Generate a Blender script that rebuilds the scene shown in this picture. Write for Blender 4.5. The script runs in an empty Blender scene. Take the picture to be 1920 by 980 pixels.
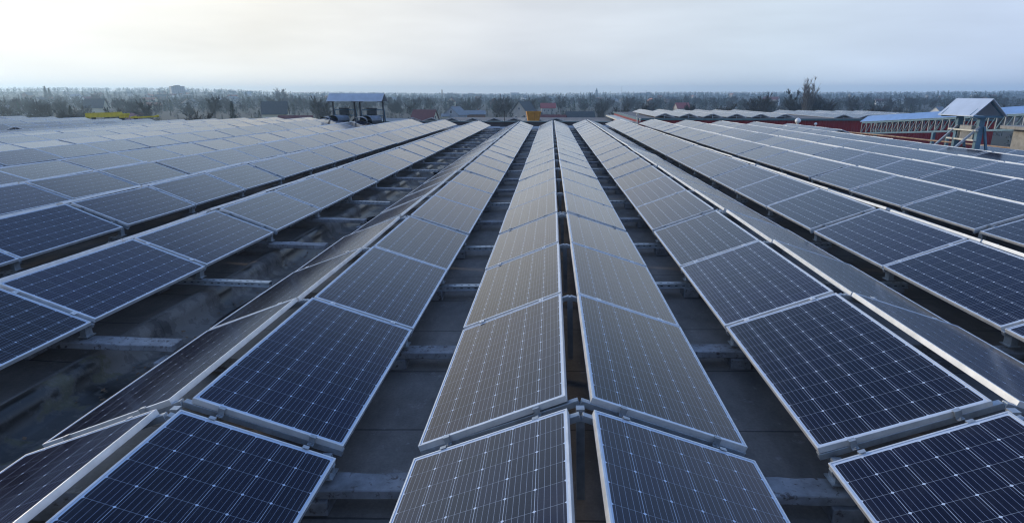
import bpy, bmesh, math, random
from mathutils import Vector, Matrix, Euler
random.seed(11)
C = bpy.context.scene.collection
PI = math.pi
R_ = math.radians

# ------------------------------------------------------------------ camera frame (fitted to the photograph)
FPX = 1116.34
PITCH, YAW = 0.2733, -0.063
CAMZ = 13.0
cp, sp, cy, sy_ = math.cos(PITCH), math.sin(PITCH), math.cos(YAW), math.sin(YAW)
FWD = Vector((sy_ * cp, cy * cp, -sp))
RIGHT = Vector((cy, -sy_, 0))
UP = RIGHT.cross(FWD)
CAM = Vector((0, 0, CAMZ))

def ray(px, py):
    return FWD + RIGHT * ((px - 960) / FPX) - UP * ((py - 490) / FPX)

def at_y(px, py, Y):                       # point on the pixel's line of sight at world distance Y
    d = ray(px, py)
    return CAM + d * (Y / d.y)

def at_r(px, r):                            # ground point under the sight line at horizontal range r
    d = ray(px, 177)
    h = Vector((d.x, d.y, 0)).normalized()
    return h * r

def project(p):
    v = p - CAM
    dp = v.dot(FWD)
    return 960 + FPX * v.dot(RIGHT) / max(dp, 1e-6), 490 - FPX * v.dot(UP) / max(dp, 1e-6), dp

# ------------------------------------------------------------------ mesh helpers
class MB:
    def __init__(s):
        s.v, s.f, s.m, s.uv = [], [], [], {}
    def poly(s, pts, mi=0, uv=None):
        n = len(s.v)
        s.v.extend([tuple(p) for p in pts])
        s.f.append(tuple(range(n, n + len(pts))))
        s.m.append(mi)
        if uv: s.uv[len(s.f) - 1] = uv
    def box(s, a, b, mi=0, M=None):
        x0, y0, z0 = a; x1, y1, z1 = b
        P = [Vector(p) for p in ((x0,y0,z0),(x1,y0,z0),(x1,y1,z0),(x0,y1,z0),(x0,y0,z1),(x1,y0,z1),(x1,y1,z1),(x0,y1,z1))]
        if M is not None: P = [M @ p for p in P]
        n = len(s.v)
        s.v.extend([tuple(p) for p in P])
        for q in ((0,3,2,1),(4,5,6,7),(0,1,5,4),(1,2,6,5),(2,3,7,6),(3,0,4,7)):
            s.f.append(tuple(n + i for i in q)); s.m.append(mi)
    def bar(s, a, b, w, h, mi=0, up=Vector((0,0,1))):
        a, b = Vector(a), Vector(b)
        d = (b - a); L = d.length
        if L < 1e-6: return
        d.normalize()
        sd = d.cross(up)
        if sd.length < 1e-4: sd = d.cross(Vector((1,0,0)))
        sd.normalize(); u2 = sd.cross(d)
        M = Matrix((( d.x, sd.x, u2.x, a.x), (d.y, sd.y, u2.y, a.y), (d.z, sd.z, u2.z, a.z), (0,0,0,1)))
        s.box((0, -w/2, -h/2), (L, w/2, h/2), mi, M)
    def tube(s, pts, rads, seg=6, mi=0, cap=True):
        pts = [Vector(p) for p in pts]
        if not isinstance(rads, (list, tuple)): rads = [rads] * len(pts)
        n0 = len(s.v)
        for i, p in enumerate(pts):
            d = (pts[min(i+1, len(pts)-1)] - pts[max(i-1, 0)])
            d = d.normalized() if d.length > 0 else Vector((0,0,1))
            a = d.cross(Vector((0,0,1)))
            if a.length < 1e-3: a = d.cross(Vector((0,1,0)))
            a.normalize(); b = d.cross(a)
            for k in range(seg):
                t = 2*PI*k/seg
                s.v.append(tuple(p + a*math.cos(t)*rads[i] + b*math.sin(t)*rads[i]))
        for i in range(len(pts)-1):
            for k in range(seg):
                k2 = (k+1) % seg
                s.f.append((n0+i*seg+k, n0+i*seg+k2, n0+(i+1)*seg+k2, n0+(i+1)*seg+k)); s.m.append(mi)
        if cap:
            s.f.append(tuple(n0+k for k in range(seg))); s.m.append(mi)
            e = n0+(len(pts)-1)*seg
            s.f.append(tuple(e+k for k in reversed(range(seg)))); s.m.append(mi)
    def mesh(s, name, mats, smooth=False, bevel=0.0):
        me = bpy.data.meshes.new(name)
        me.from_pydata(s.v, [], s.f)
        for m in mats: me.materials.append(m)
        me.polygons.foreach_set('material_index', s.m)
        if s.uv:
            L = me.uv_layers.new(name='UVMap')
            for fi, uvs in s.uv.items():
                p = me.polygons[fi]
                for li, q in zip(p.loop_indices, uvs): L.data[li].uv = q
        if bevel > 0:
            bm = bmesh.new(); bm.from_mesh(me)
            bmesh.ops.bevel(bm, geom=bm.edges[:], offset=bevel, segments=1, affect='EDGES')
            bm.to_mesh(me); bm.free()
        if smooth:
            me.polygons.foreach_set('use_smooth', [True]*len(me.polygons))
        me.update()
        return me

def put(name, me, parent=None, loc=(0,0,0), rot=(0,0,0)):
    o = bpy.data.objects.new(name, me)
    C.objects.link(o)
    o.location = loc; o.rotation_euler = rot
    if parent is not None: o.parent = parent
    return o

def tag(o, label=None, cat=None, group=None, kind=None):
    if label: o['label'] = label
    if cat: o['category'] = cat
    if group: o['group'] = group
    if kind: o['kind'] = kind
    return o

def thing(name, label, cat, loc=(0,0,0), rot=(0,0,0), group=None):
    o = bpy.data.objects.new(name, None); C.objects.link(o)
    o.empty_display_size = 0.2
    o.location = loc; o.rotation_euler = rot
    return tag(o, label, cat, group)

# ------------------------------------------------------------------ materials
class NT:
    def __init__(s, name):
        s.mat = bpy.data.materials.new(name); s.mat.use_nodes = True
        s.t = s.mat.node_tree; s.n = s.t.nodes; s.l = s.t.links
        s.bsdf = s.n['Principled BSDF']
    def node(s, typ, **kw):
        n = s.n.new(typ)
        for k, v in kw.items(): setattr(n, k, v)
        return n
    def link(s, a, b): s.l.new(a, b)
    def math(s, op, a, b=None, c=None):
        n = s.n.new('ShaderNodeMath'); n.operation = op
        for i, x in enumerate((a, b, c)):
            if x is None: continue
            if isinstance(x, (int, float)): n.inputs[i].default_value = x
            else: s.l.new(x, n.inputs[i])
        return n.outputs[0]
    def mix(s, fac, a, b):
        n = s.n.new('ShaderNodeMix'); n.data_type = 'RGBA'
        for i, x in ((0, fac), (6, a), (7, b)):
            if isinstance(x, (int, float)): n.inputs[i].default_value = x
            elif isinstance(x, tuple): n.inputs[i].default_value = (*x, 1) if len(x) == 3 else x
            else: s.l.new(x, n.inputs[i])
        return n.outputs[2]
    def noise(s, scale, detail=4, rough=0.6, vec=None, dist=0.0):
        n = s.n.new('ShaderNodeTexNoise')
        n.inputs['Scale'].default_value = scale; n.inputs['Detail'].default_value = detail
        n.inputs['Roughness'].default_value = rough; n.inputs['Distortion'].default_value = dist
        if vec is not None: s.l.new(vec, n.inputs['Vector'])
        return n.outputs['Fac']
    def ramp(s, fac, stops):
        n = s.n.new('ShaderNodeValToRGB')
        e = n.color_ramp.elements
        while len(e) < len(stops): e.new(0.5)
        for q, (p, c) in zip(e, stops):
            q.position = p; q.color = (*c, 1) if isinstance(c, tuple) else (c, c, c, 1)
        s.l.new(fac, n.inputs[0])
        return n.outputs[0]
    def set(s, **kw):
        for k, v in kw.items():
            i = s.bsdf.inputs[k.replace('_', ' ')]
            if isinstance(v, (int, float)): i.default_value = v
            elif isinstance(v, tuple): i.default_value = (*v, 1) if len(v) == 3 else v
            else: s.l.new(v, i)
    def bump(s, h, strength=0.3, dist=0.01):
        n = s.n.new('ShaderNodeBump'); n.inputs['Strength'].default_value = strength
        n.inputs['Distance'].default_value = dist
        s.l.new(h, n.inputs['Height']); s.l.new(n.outputs[0], s.bsdf.inputs['Normal'])
    def pos(s):
        return s.n.new('ShaderNodeNewGeometry').outputs['Position']
    def obj(s):
        return s.n.new('ShaderNodeTexCoord').outputs['Object']

def simple(name, col, rough=0.6, metal=0.0, var=0.25, scale=3.0, world=False, spec=0.5):
    m = NT(name)
    v = m.pos() if world else m.obj()
    nz = m.noise(scale, 5, 0.6, v)
    lo = tuple(c*(1-var) for c in col); hi = tuple(min(1, c*(1+var)) for c in col)
    m.set(Base_Color=m.ramp(nz, [(0.3, lo), (0.7, hi)]), Roughness=rough, Metallic=metal)
    m.bsdf.inputs['Specular IOR Level'].default_value = spec
    return m.mat

PW, PL_, CELL = 0.992, 1.956, 0.158
def glass_mat():
    m = NT('module_glass')
    uv = m.n.new('ShaderNodeUVMap'); uv.uv_map = 'UVMap'
    sx = m.n.new('ShaderNodeSeparateXYZ'); m.link(uv.outputs[0], sx.inputs[0])
    mu, mv = (PW - 6*CELL)/2, (PL_ - 12*CELL)/2
    cu = m.math('DIVIDE', m.math('SUBTRACT', sx.outputs[0], mu), CELL)
    cv = m.math('DIVIDE', m.math('SUBTRACT', sx.outputs[1], mv), CELL)
    fu, fv = m.math('FRACT', cu), m.math('FRACT', cv)
    eu = m.math('MULTIPLY', m.math('MINIMUM', fu, m.math('SUBTRACT', 1, fu)), CELL)
    ev = m.math('MULTIPLY', m.math('MINIMUM', fv, m.math('SUBTRACT', 1, fv)), CELL)
    gu = m.math('LESS_THAN', eu, 0.0012)
    gv = m.math('LESS_THAN', ev, 0.0012)
    dia = m.math('LESS_THAN', m.math('ADD', eu, ev), 0.0096)
    b5 = m.math('FRACT', m.math('MULTIPLY', fu, 5))
    bb = m.math('LESS_THAN', m.math('ABSOLUTE', m.math('SUBTRACT', b5, 0.5)), 0.0008*5/CELL)
    out = m.math('MAXIMUM', m.math('MAXIMUM', m.math('LESS_THAN', cu, 0.0), m.math('GREATER_THAN', cu, 6.0)),
                 m.math('MAXIMUM', m.math('LESS_THAN', cv, 0.0), m.math('GREATER_THAN', cv, 12.0)))
    sheet = m.math('MAXIMUM', dia, m.math('MAXIMUM', out, m.math('MULTIPLY', gu, 0.8)))
    sheet = m.math('MAXIMUM', sheet, m.math('MULTIPLY', gv, 0.35))
    # every cell its own shade
    cid = m.n.new('ShaderNodeCombineXYZ')
    m.link(m.math('FLOOR', cu), cid.inputs[0]); m.link(m.math('FLOOR', cv), cid.inputs[1])
    oi = m.n.new('ShaderNodeObjectInfo')
    m.link(m.math('MULTIPLY', oi.outputs['Random'], 97.0), cid.inputs[2])
    wn = m.n.new('ShaderNodeTexWhiteNoise'); m.link(cid.outputs[0], wn.inputs['Vector'])
    cell = m.mix(wn.outputs['Value'], (0.0022, 0.0030, 0.0130), (0.0034, 0.0040, 0.0180))
    tn = m.math('MULTIPLY_ADD', oi.outputs['Random'], 0.9, 0.6)
    vm = m.n.new('ShaderNodeVectorMath'); vm.operation = 'SCALE'; m.link(cell, vm.inputs[0]); m.link(tn, vm.inputs['Scale']); cell = vm.outputs[0]
    line = m.mix(bb, cell, (0.26, 0.29, 0.37))
    col = m.mix(sheet, line, (0.52, 0.60, 0.72))
    # thin uneven film of dust
    dn = m.noise(1.3, 5, 0.65, m.pos())
    dust = m.math('MULTIPLY', m.ramp(dn, [(0.35, 0.0), (0.75, 1.0)]), 0.008)
    col = m.mix(dust, col, (0.34, 0.33, 0.33))
    du = m.math('MINIMUM', sx.outputs[0], m.math('SUBTRACT', PW, sx.outputs[0])); dv = m.math('MINIMUM', sx.outputs[1], m.math('SUBTRACT', PL_, sx.outputs[1]))
    ed = m.math('MINIMUM', du, dv)
    n3 = m.noise(14, 5, 0.7, m.pos())
    edge = m.math('MULTIPLY', m.math('POWER', 2.718, m.math('MULTIPLY', ed, -28.0)), m.math('MULTIPLY', n3, 0.16))
    col = m.mix(edge, col, (0.30, 0.28, 0.26))
    vo = m.n.new('ShaderNodeTexVoronoi'); vo.inputs['Scale'].default_value = 1.15; m.link(m.pos(), vo.inputs['Vector'])
    vs = m.n.new('ShaderNodeSeparateColor'); m.link(vo.outputs['Color'], vs.inputs[0])
    n4 = m.noise(60, 3, 0.6, m.pos())
    drop = m.math('MULTIPLY', m.math('LESS_THAN', m.math('ADD', vo.outputs['Distance'], m.math('MULTIPLY', n4, .02)), .022), m.math('GREATER_THAN', vs.outputs[0], .72))
    col = m.mix(m.math('MULTIPLY', drop, .8), col, (0.45, 0.45, 0.42))
    st = m.noise(3.2, 6, 0.7, m.pos())
    col = m.mix(m.math('MULTIPLY', m.ramp(st, [(0.52, 0.0), (0.72, 1.0)]), 0.022), col, (0.40, 0.38, 0.36))
    m.set(Base_Color=col, IOR=1.34)
    m.set(Roughness=m.math('ADD', 0.10, m.math('MULTIPLY', dn, 0.03)))
    m.set(Metallic=m.math('MULTIPLY', m.math('MULTIPLY', bb, m.math('SUBTRACT', 1, sheet)), 0.35))
    # panes are never perfectly flat
    w = m.noise(0.55, 1, 0.4, m.pos())
    m.bump(w, 0.015, 0.010)
    return m.mat
GLASS = glass_mat()

def alu_mat():
    m = NT('anodised_aluminium')
    nz = m.noise(9, 4, 0.6, m.pos())
    m.set(Base_Color=m.ramp(nz, [(0.3, (0.56, 0.57, 0.58)), (0.7, (0.74, 0.75, 0.76))]), Metallic=0.45, Roughness=0.42)
    return m.mat
ALU = alu_mat()
GALV = simple('galvanised_steel', (0.36, 0.39, 0.42), 0.45, 0.6, 0.25, 14, True)
BACK = simple('white_backsheet', (0.55, 0.56, 0.58), 0.6)

def plank_mat():
    m = NT('weathered_concrete_plank')
    a = m.noise(5, 6, 0.65, m.pos()); b = m.noise(22, 4, 0.6, m.pos(), 0.4)
    col = m.ramp(a, [(0.25, (0.10, 0.10, 0.105)), (0.5, (0.20, 0.205, 0.22)), (0.8, (0.33, 0.34, 0.36))])
    col = m.mix(m.ramp(b, [(0.56, 0.0), (0.66, 1.0)]), col, (0.075, 0.062, 0.06))
    m.set(Base_Color=col, Roughness=0.75); m.bump(b, 0.4, 0.006)
    return m.mat
PLANK = plank_mat()

def bitumen_mat():
    m = NT('bitumen_roofing')
    P = m.pos()
    sep = m.n.new('ShaderNodeSeparateXYZ'); m.link(P, sep.inputs[0])
    mp = m.n.new('ShaderNodeMapping'); m.link(P, mp.inputs[0]); mp.inputs['Scale'].default_value = (1.4, 0.7, 1)
    big = m.noise(1.3, 9, 0.66, mp.outputs[0], 0.1)
    fine = m.noise(45, 4, 0.7, P)
    mid = m.noise(5.5, 8, 0.72, P, 0.15)
    col = m.ramp(big, [(0.30, (0.085, 0.078, 0.074)), (0.5, (0.165, 0.150, 0.138)), (0.70, (0.26, 0.235, 0.215))])
    g0 = m.math('LESS_THAN', m.math('ABSOLUTE', m.math('ADD', sep.outputs[0], 3.85)), 0.62)
    col = m.mix(m.math('MULTIPLY', m.ramp(mid, [(0.60, 0.0), (0.635, 1.0)]), m.math('MULTIPLY_ADD', g0, -.45, .5)), col, (0.30, 0.29, 0.29))
    col = m.mix(m.math('MULTIPLY', m.ramp(fine, [(0.4, 0.0), (0.7, 1.0)]), 0.25), col, (0.02, 0.02, 0.02))
    # lapped sheet edges across the rows
    fy = m.math('FRACT', m.math('DIVIDE', m.math('ADD', sep.outputs[1], m.math('MULTIPLY', mid, 0.02)), 1.01))
    lap = m.math('LESS_THAN', fy, 0.018)
    col = m.mix(m.math('MULTIPLY', lap, 0.7), col, (0.02, 0.02, 0.021))
    # the gutter strip: wet, with silt
    g = m.math('LESS_THAN', m.math('ABSOLUTE', m.math('ADD', sep.outputs[0], 3.85)), 0.62)
    wetn = m.noise(0.9, 8, 0.62, P)
    wet = m.math('MULTIPLY', m.ramp(wetn, [(0.47, 0.0), (0.52, 1.0)]), g)
    silt = m.ramp(m.noise(1.7, 10, .68, P), [(0.42, (0.040, 0.035, 0.032)), (0.445, (0.10, 0.086, 0.075)), (0.52, (0.13, 0.112, 0.098)), (0.54, (0.20, 0.175, 0.15)), (0.66, (0.17, 0.15, 0.13))])
    col = m.mix(m.math('MULTIPLY', g, 0.75), col, silt)
    # moss at the puddle's edge
    mo = m.math('MULTIPLY', m.ramp(wetn, [(0.44, 0.0), (0.465, 1.0), (0.485, 1.0), (0.50, 0.0)]), g)
    mo = m.math('MULTIPLY', mo, m.math('LESS_THAN', sep.outputs[1], 5.2))
    col = m.mix(m.math('MULTIPLY', mo, 0.55), col, (0.085, 0.082, 0.030))
    col = m.mix(m.math('MULTIPLY', wet, 0.85), col, (0.010, 0.011, 0.011))
    m.set(Base_Color=col)
    m.set(Roughness=m.mix(wet, (0.75, 0.75, 0.75), (0.3, 0.3, 0.3)))
    m.bump(m.math('MULTIPLY', m.math('ADD', fine, m.math('MULTIPLY', mid, 1.5)), m.math('SUBTRACT', 1, wet)), 0.35, 0.008)
    return m.mat
BITUMEN = bitumen_mat()

RED = NT('red_sheet_wall')
_p = RED.pos(); _s = RED.n.new('ShaderNodeSeparateXYZ'); RED.link(_p, _s.inputs[0])
_w = RED.math('SINE', RED.math('MULTIPLY', _s.outputs[0], 2*PI/0.25))
_n = RED.noise(0.6, 5, 0.6, _p)
RED.set(Base_Color=RED.ramp(_n, [(0.3, (0.20, 0.016, 0.022)), (0.7, (0.28, 0.024, 0.032))]), Roughness=0.55)
RED.bump(_w, 0.6, 0.03)
RED = RED.mat
BLUEROOF = simple('blue_grey_sheet_metal', (0.24, 0.38, 0.60), 0.38, 0.35, 0.12, 1.5)
ZINC = simple('zinc_sheet', (0.56, 0.62, 0.70), 0.4, 0.3, 0.10, 1.5)
PALEBLUE = simple('pale_blue_sheet_metal', (0.46, 0.49, 0.52), 0.42, 0.3, 0.14, 1.5)
STEELBLUE = simple('painted_steel_blue', (0.10, 0.19, 0.26), 0.5, 0.1, 0.25, 6)
DARKSTEEL = simple('dark_steel', (0.035, 0.045, 0.055), 0.55, 0.2, 0.3, 6)
CREAM = simple('cream_paint', (0.60, 0.58, 0.50), 0.55, 0, 0.15, 5)
YELLOW = simple('yellow_paint', (0.62, 0.50, 0.045), 0.45, 0, 0.18, 2.5)
OCHRE = simple('ochre_plywood', (0.52, 0.25, 0.045), 0.6, 0, 0.22, 2.5)
GREY = simple('grey_metal_casing', (0.30, 0.30, 0.30), 0.5, 0.2, 0.15, 6)
RUST = simple('rusty_pipe_paint', (0.30, 0.20, 0.13), 0.7, 0.1, 0.4, 3)
WHITE = simple('white_enamel', (0.80, 0.80, 0.80), 0.3, 0, 0.06, 4)
RUBBER = simple('black_rubber', (0.015, 0.015, 0.017), 0.7)
CONC = simple('rough_concrete', (0.27, 0.26, 0.24), 0.85, 0, 0.3, 4)
COPING = simple('teal_metal_coping', (0.10, 0.17, 0.19), 0.4, 0.3, 0.2, 2)
WALLDARK = simple('dark_render', (0.07, 0.06, 0.06), 0.8, 0, 0.3, 1)
HWALL = {'cream': simple('cream_render', (0.62, 0.56, 0.40), 0.85, 0, 0.12, .5), 'grey': simple('grey_blue_render', (0.30, 0.33, 0.38), 0.85, 0, 0.12, .5),
         'pale': simple('pale_render', (0.38, 0.36, 0.33), 0.85, 0, 0.15, .5), 'brick': simple('brown_brick', (0.22, 0.12, 0.08), 0.85, 0, 0.25, .8),
         'white': simple('white_render', (0.72, 0.70, 0.66), 0.85, 0, 0.1, .5)}
HROOF = {'maroon': simple('maroon_tiles', (0.12, 0.022, 0.025), 0.7, 0, 0.2, 1.2), 'red': simple('red_tiles', (0.30, 0.055, 0.055), 0.7, 0, 0.15, 1.2),
         'dark': simple('dark_slate_roof', (0.045, 0.05, 0.052), 0.7, 0, 0.25, 1.2), 'grey': simple('grey_asbestos_roof', (0.20, 0.22, 0.24), 0.75, 0, 0.2, 1.2),
         'faded': simple('faded_red_tiles', (0.24, 0.085, 0.085), 0.7, 0, 0.2, 1.2), 'orange': simple('orange_tiles', (0.32, 0.12, 0.06), 0.7, 0, 0.2, 1.2)}
PANE = simple('window_pane', (0.05, 0.06, 0.08), 0.1, 0, 0.1)
BARK = simple('bark', (0.085, 0.068, 0.056), 0.9, 0, 0.3, 2)
PALEBARK = simple('pale_bark', (0.30, 0.27, 0.24), 0.9, 0, 0.3, 2)

def twig_mat(name, a, b):
    m = NT(name)
    oi = m.n.new('ShaderNodeObjectInfo')
    nz = m.noise(0.35, 3, 0.6, m.pos())
    f = m.math('MULTIPLY', m.math('ADD', oi.outputs['Random'], nz), 0.5)
    m.set(Base_Color=m.mix(f, a, b), Roughness=0.9)
    return m.mat
TWIG = twig_mat('bare_twigs', (0.022, 0.026, 0.024), (0.066, 0.052, 0.040))
NEEDLE = twig_mat('conifer_needles', (0.018, 0.032, 0.020), (0.035, 0.055, 0.030))
FARWOOD = twig_mat('far_twigs', (0.014, 0.026, 0.026), (0.036, 0.040, 0.030))

# ------------------------------------------------------------------ the solar array's layout, tent by tent: ridge x, ridge z (camera = 0), roll
T = {-16: (-41.4, -1.52, .03), -15: (-38.9, -1.58, .03), -14: (-36.35, -1.62, .03), -13: (-33.7, -1.69, .02), -12: (-31.1, -1.72, .0), -11: (-28.45, -1.75, .04),
     -10: (-25.85, -1.695, .09), -9: (-23.5, -1.62, .11), -8: (-21.05, -1.57, .11), -7: (-18.35, -1.565, .10), -6: (-15.72, -1.54, .04),
     -5: (-13.17, -1.66, .05), -4: (-10.564, -1.676, -.012), -3: (-8.005, -1.721, -.031), -2: (-5.469, -1.794, -.01), -1: (-2.299, -1.849, .036),
     0: (.203, -1.758, .035), 1: (2.637, -1.689, .029), 2: (5.06, -1.650, .0127), 3: (7.505, -1.657, -.03), 4: (9.956, -1.693, -.005),
     5: (12.42, -1.745, -.02), 6: (14.88, -1.82, -.02), 7: (17.3, -1.93, -.02)}
TH, GAP, Y1, SG, BG, SY = 0.3429, 0.158, 3.246, 0.0353, 0.1266, -0.0025
GRP = 3*PL_ + 2*SG + BG
def ystart(j):                              # near edge of panel j (j may be 0 or negative)
    q = j - 1
    return Y1 + (q // 3)*GRP + (q % 3)*(PL_ + SG)
def tz(t, y): return T[t][1] + CAMZ + SY*(y - 5)
DECK_DROP = 0.70
XS = sorted(T.keys())
def deck_z(x, y):
    xs = [T[t][0] for t in XS]; zs = [T[t][1] for t in XS]
    if x <= xs[0]: z = zs[0]
    elif x >= xs[-1]: z = zs[-1] - (x - xs[-1])*0.03
    else:
        for i in range(len(xs)-1):
            if xs[i] <= x <= xs[i+1]:
                f = (x - xs[i])/(xs[i+1]-xs[i]); z = zs[i]*(1-f) + zs[i+1]*f; break
    return z + CAMZ + SY*(y-5) - DECK_DROP

# ---- panel meshes
def frame_loops():
    a, b = PW/2, PL_/2; fl = 0.012
    def ring(x, y, z): return [(-x,-y,z),(x,-y,z),(x,y,z),(-x,y,z)]
    ch = 0.0012
    return [ring(a-0.025, b-0.025, -0.040), ring(a, b, -0.040), ring(a, b, -ch), ring(a-ch, b-ch, 0.0), ring(a-fl, b-fl, 0.0), ring(a-fl, b-fl, -0.0045)]
LOOPS = frame_loops()
def panel_geo(mb, M=None, fi=0, gi=1, bi=2, parts='fg'):
    tr = (lambda p: M @ Vector(p)) if M is not None else (lambda p: Vector(p))
    if 'f' in parts:
        for A, B in zip(LOOPS[:-1], LOOPS[1:]):
            for k in range(4):
                k2 = (k+1) % 4
                mb.poly([tr(A[k]), tr(A[k2]), tr(B[k2]), tr(B[k])], fi)
    if 'g' in parts:
        a, b = PW/2-0.012, PL_/2-0.012
        uv = [(0.012, 0.012), (PW-0.012, 0.012), (PW-0.012, PL_-0.012), (0.012, PL_-0.012)]
        mb.poly([tr((-a,-b,-0.004)), tr((a,-b,-0.004)), tr((a,b,-0.004)), tr((-a,b,-0.004))], gi, uv)
        mb.poly([tr((-a,b,-0.010)), tr((a,b,-0.010)), tr((a,-b,-0.010)), tr((-a,-b,-0.010))], bi)
_m = MB(); panel_geo(_m, parts='f'); ME_FRAME = _m.mesh('panel_frame', [ALU])
_m = MB(); panel_geo(_m, parts='g', gi=0, bi=1); ME_GLASS = _m.mesh('panel_glass', [GLASS, BACK])

rp = random.Random(5)
SPREAD = {}
def panel_matrix(xr, zr, a, s, j, jit):
    key = (round(xr, 2), s, (j-1)//3)
    if key not in SPREAD: SPREAD[key] = (rp.gauss(0, 0.012), rp.gauss(0, 0.008))
    g1, g2 = SPREAD[key]
    dx, dz = s*(GAP/2 + PW/2*math.cos(TH)), -PW/2*math.sin(TH)
    x = xr + dx*math.cos(a) - dz*math.sin(a)
    z = zr + dx*math.sin(a) + dz*math.cos(a)
    y = ystart(j) + PL_/2
    z += SY*(y-5)
    rx = g2*0.5 + rp.gauss(0, 0.0035) + SY
    ry = s*TH - a + g1 + rp.gauss(0, 0.006)
    M = Matrix.Translation((x + rp.uniform(-.003, .003), y + rp.uniform(-.004, .004), z)) @ Euler((rx, ry, rp.gauss(0, 0.0008))).to_matrix().to_4x4()
    return M

def row_range(t):
    if t <= -13 or t == -11: return range(13, 22)
    if t == -12: return range(16, 22)
    if t == 7: return [j for j in range(3, 22) if not 12 <= j <= 17]
    if t in (-5, -6): return range(1, 20 if t == -5 else 21)
    return range(-1, 22)

cands = []
def add_cand(M, info):
    cx, cyy, d = project(M.translation)
    n = (M.to_3x3() @ Vector((0,0,1)))
    v = (M.translation - CAM).normalized()
    cosv = -n.dot(v)
    pts = [project(M @ Vector((sx*PW/2, syy*PL_/2, 0))) for sx in (-1,1) for syy in (-1,1)]
    inside = any(0 <= p[0] <= 1920 and 0 <= p[1] <= 980 and p[2] > .5 for p in pts)
    area = (PW*PL_*max(cosv, 0.012))/(max(d, .5)**2) if inside else 0
    if info.get('t') is not None:
        t, s = info['t'], info['s']
        if cosv > 0 and ((t >= 2 and s > 0) or (t <= -2 and s < 0)): area *= 0.25
    if info.get('behind'): area *= 0.5
    cands.append((area, M, info))
for t in XS:
    xr, zr, a = T[t]
    for s in (-1, 1):
        for j in row_range(t):
            if ystart(j) + PL_ < 1.0: continue
            add_cand(panel_matrix(xr, zr + CAMZ, a, s, j, 1), dict(t=t, s=s, j=j))

# far arrays on the roofs behind (same panels)
B2Y, B2K = 64.0, [0,1,2,3,4,5, 7.4, 8.4, 9.4, 10.4, 11.4]
RYK = list(range(8))
def far_tent(xr, zr, y0, n, s, nm):
    for i in range(n):
        dx, dz = s*(0.05 + PW/2*math.cos(TH)), -PW/2*math.sin(TH)
        y = y0 + i*(PL_+.04) + PL_/2
        M = Matrix.Translation((xr+dx, y, zr+dz)) @ Euler((rp.gauss(0,.003), s*TH + rp.gauss(0,.006), 0)).to_matrix().to_4x4()
        add_cand(M, dict(t=None, s=s, j=i, behind=True, nm=nm))
B2Z = CAMZ - 1.86
for k in B2K:
    for s in (-1, 1): far_tent(11.75 + 2.42*k, B2Z - 0.012*k, B2Y, 9, s, 'red')
REARZ = CAMZ - 2.56
REARX = [at_y(px, 218.4, 69.0).x for px in (769, 807.5, 846, 885, 925.6, 963, 1003, 1043.7)]

cands.sort(key=lambda c: -c[0])
inview = [c for c in cands if c[0] > 0]
single = [c for c in inview if c[2]['t'] is not None][:300]
sid = set(id(c) for c in single)
rest = [c for c in cands if id(c) not in sid]

ORD = ['first','second','third','fourth','fifth','sixth','seventh','eighth','ninth','tenth','eleventh','twelfth','thirteenth','fourteenth','fifteenth','sixteenth','seventeenth','eighteenth','nineteenth','twentieth','twenty-first','twenty-second','twenty-third']
def tent_phrase(t):
    if t == 0: return 'the central ridge'
    side = 'left' if t < 0 else 'right'
    n = abs(t)
    return f'the {"" if n == 1 else ORD[n-1] + " "}{"ridge" if n > 1 else "first ridge"} {side} of centre'
rowsj = {}
for c in single:
    i = c[2]; rowsj.setdefault((i['t'], i['s']), []).append(i['j'])
for k in rowsj: rowsj[k].sort()
def make_panel(M, info):
    t, s, j = info['t'], info['s'], info['j']
    n = rowsj[(t, s)].index(j)
    slope = 'left' if s < 0 else 'right'
    near = 'nearest' if n == 0 else ORD[n]
    lab = f'{near}{" nearest" if n else ""} solar panel on the {slope} slope of {tent_phrase(t)}'
    o = thing('solar_panel', lab, 'solar panel', group='solar panels in pitched rows on the near roof')
    o.matrix_world = M
    put('frame', ME_FRAME, o); put('glass', ME_GLASS, o)
for c in single: make_panel(c[1], c[2])
mb = MB()
for c in rest: panel_geo(mb, c[1], 0, 1, 2)
o = put('solar_panels', mb.mesh('solar_panels', [ALU, GLASS, BACK]))
tag(o, 'smaller distant solar panels covering the far ends of the roofs', 'solar panels', kind='stuff')

# ------------------------------------------------------------------ the near factory roof
fb = thing('factory_building', 'dark bitumen roof of the near factory carrying the pitched panel rows', 'building')
YS = [-14, 0, 1.5] + [2.5 + i*0.5 for i in range(14)] + [10 + i*2 for i in range(20)] + [49.0]
prof = [-46, -44]
prof += [T[t][0] for t in XS if T[t][0] < -5]
def prof_z(x, y):
    z = deck_z(x, y)
    return z
gut = [(-4.95, None, .0), (-4.62, None, .0), (-4.56, None, .035), (-4.50, None, .052), (-4.43, None, .048), (-4.38, None, .02), (-4.35, None, -.05), (-4.33, None, -.15),
       (-4.25, None, -.20), (-3.9, None, -.215), (-3.5, None, -.19), (-3.35, None, -.12), (-3.2, None, -.02), (-2.9, None, 0)]
stations = [(x, 0.0) for x in prof] + [(x, dz) for x, _, dz in gut] + [(T[t][0], 0.0) for t in XS if T[t][0] > -2.6] + [(19.0, 0), (22.0, 0)]
stations.sort()
mb = MB()
rr = random.Random(3)
grid = []
for y in YS:
    row = []
    for i, (x, dz) in enumerate(stations):
        wob = 0.015*math.sin(y*1.7 + 0.4) if -4.7 < x < -4.2 else 0
        row.append((x + wob, y, deck_z(x, y) + dz*(1 + .12*math.sin(y*2.3)) + rr.uniform(-.006, .006)))
    grid.append(row)
for a in range(len(YS)-1):
    for b in range(len(stations)-1):
        mb.poly([grid[a][b], grid[a][b+1], grid[a+1][b+1], grid[a+1][b]])
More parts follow.
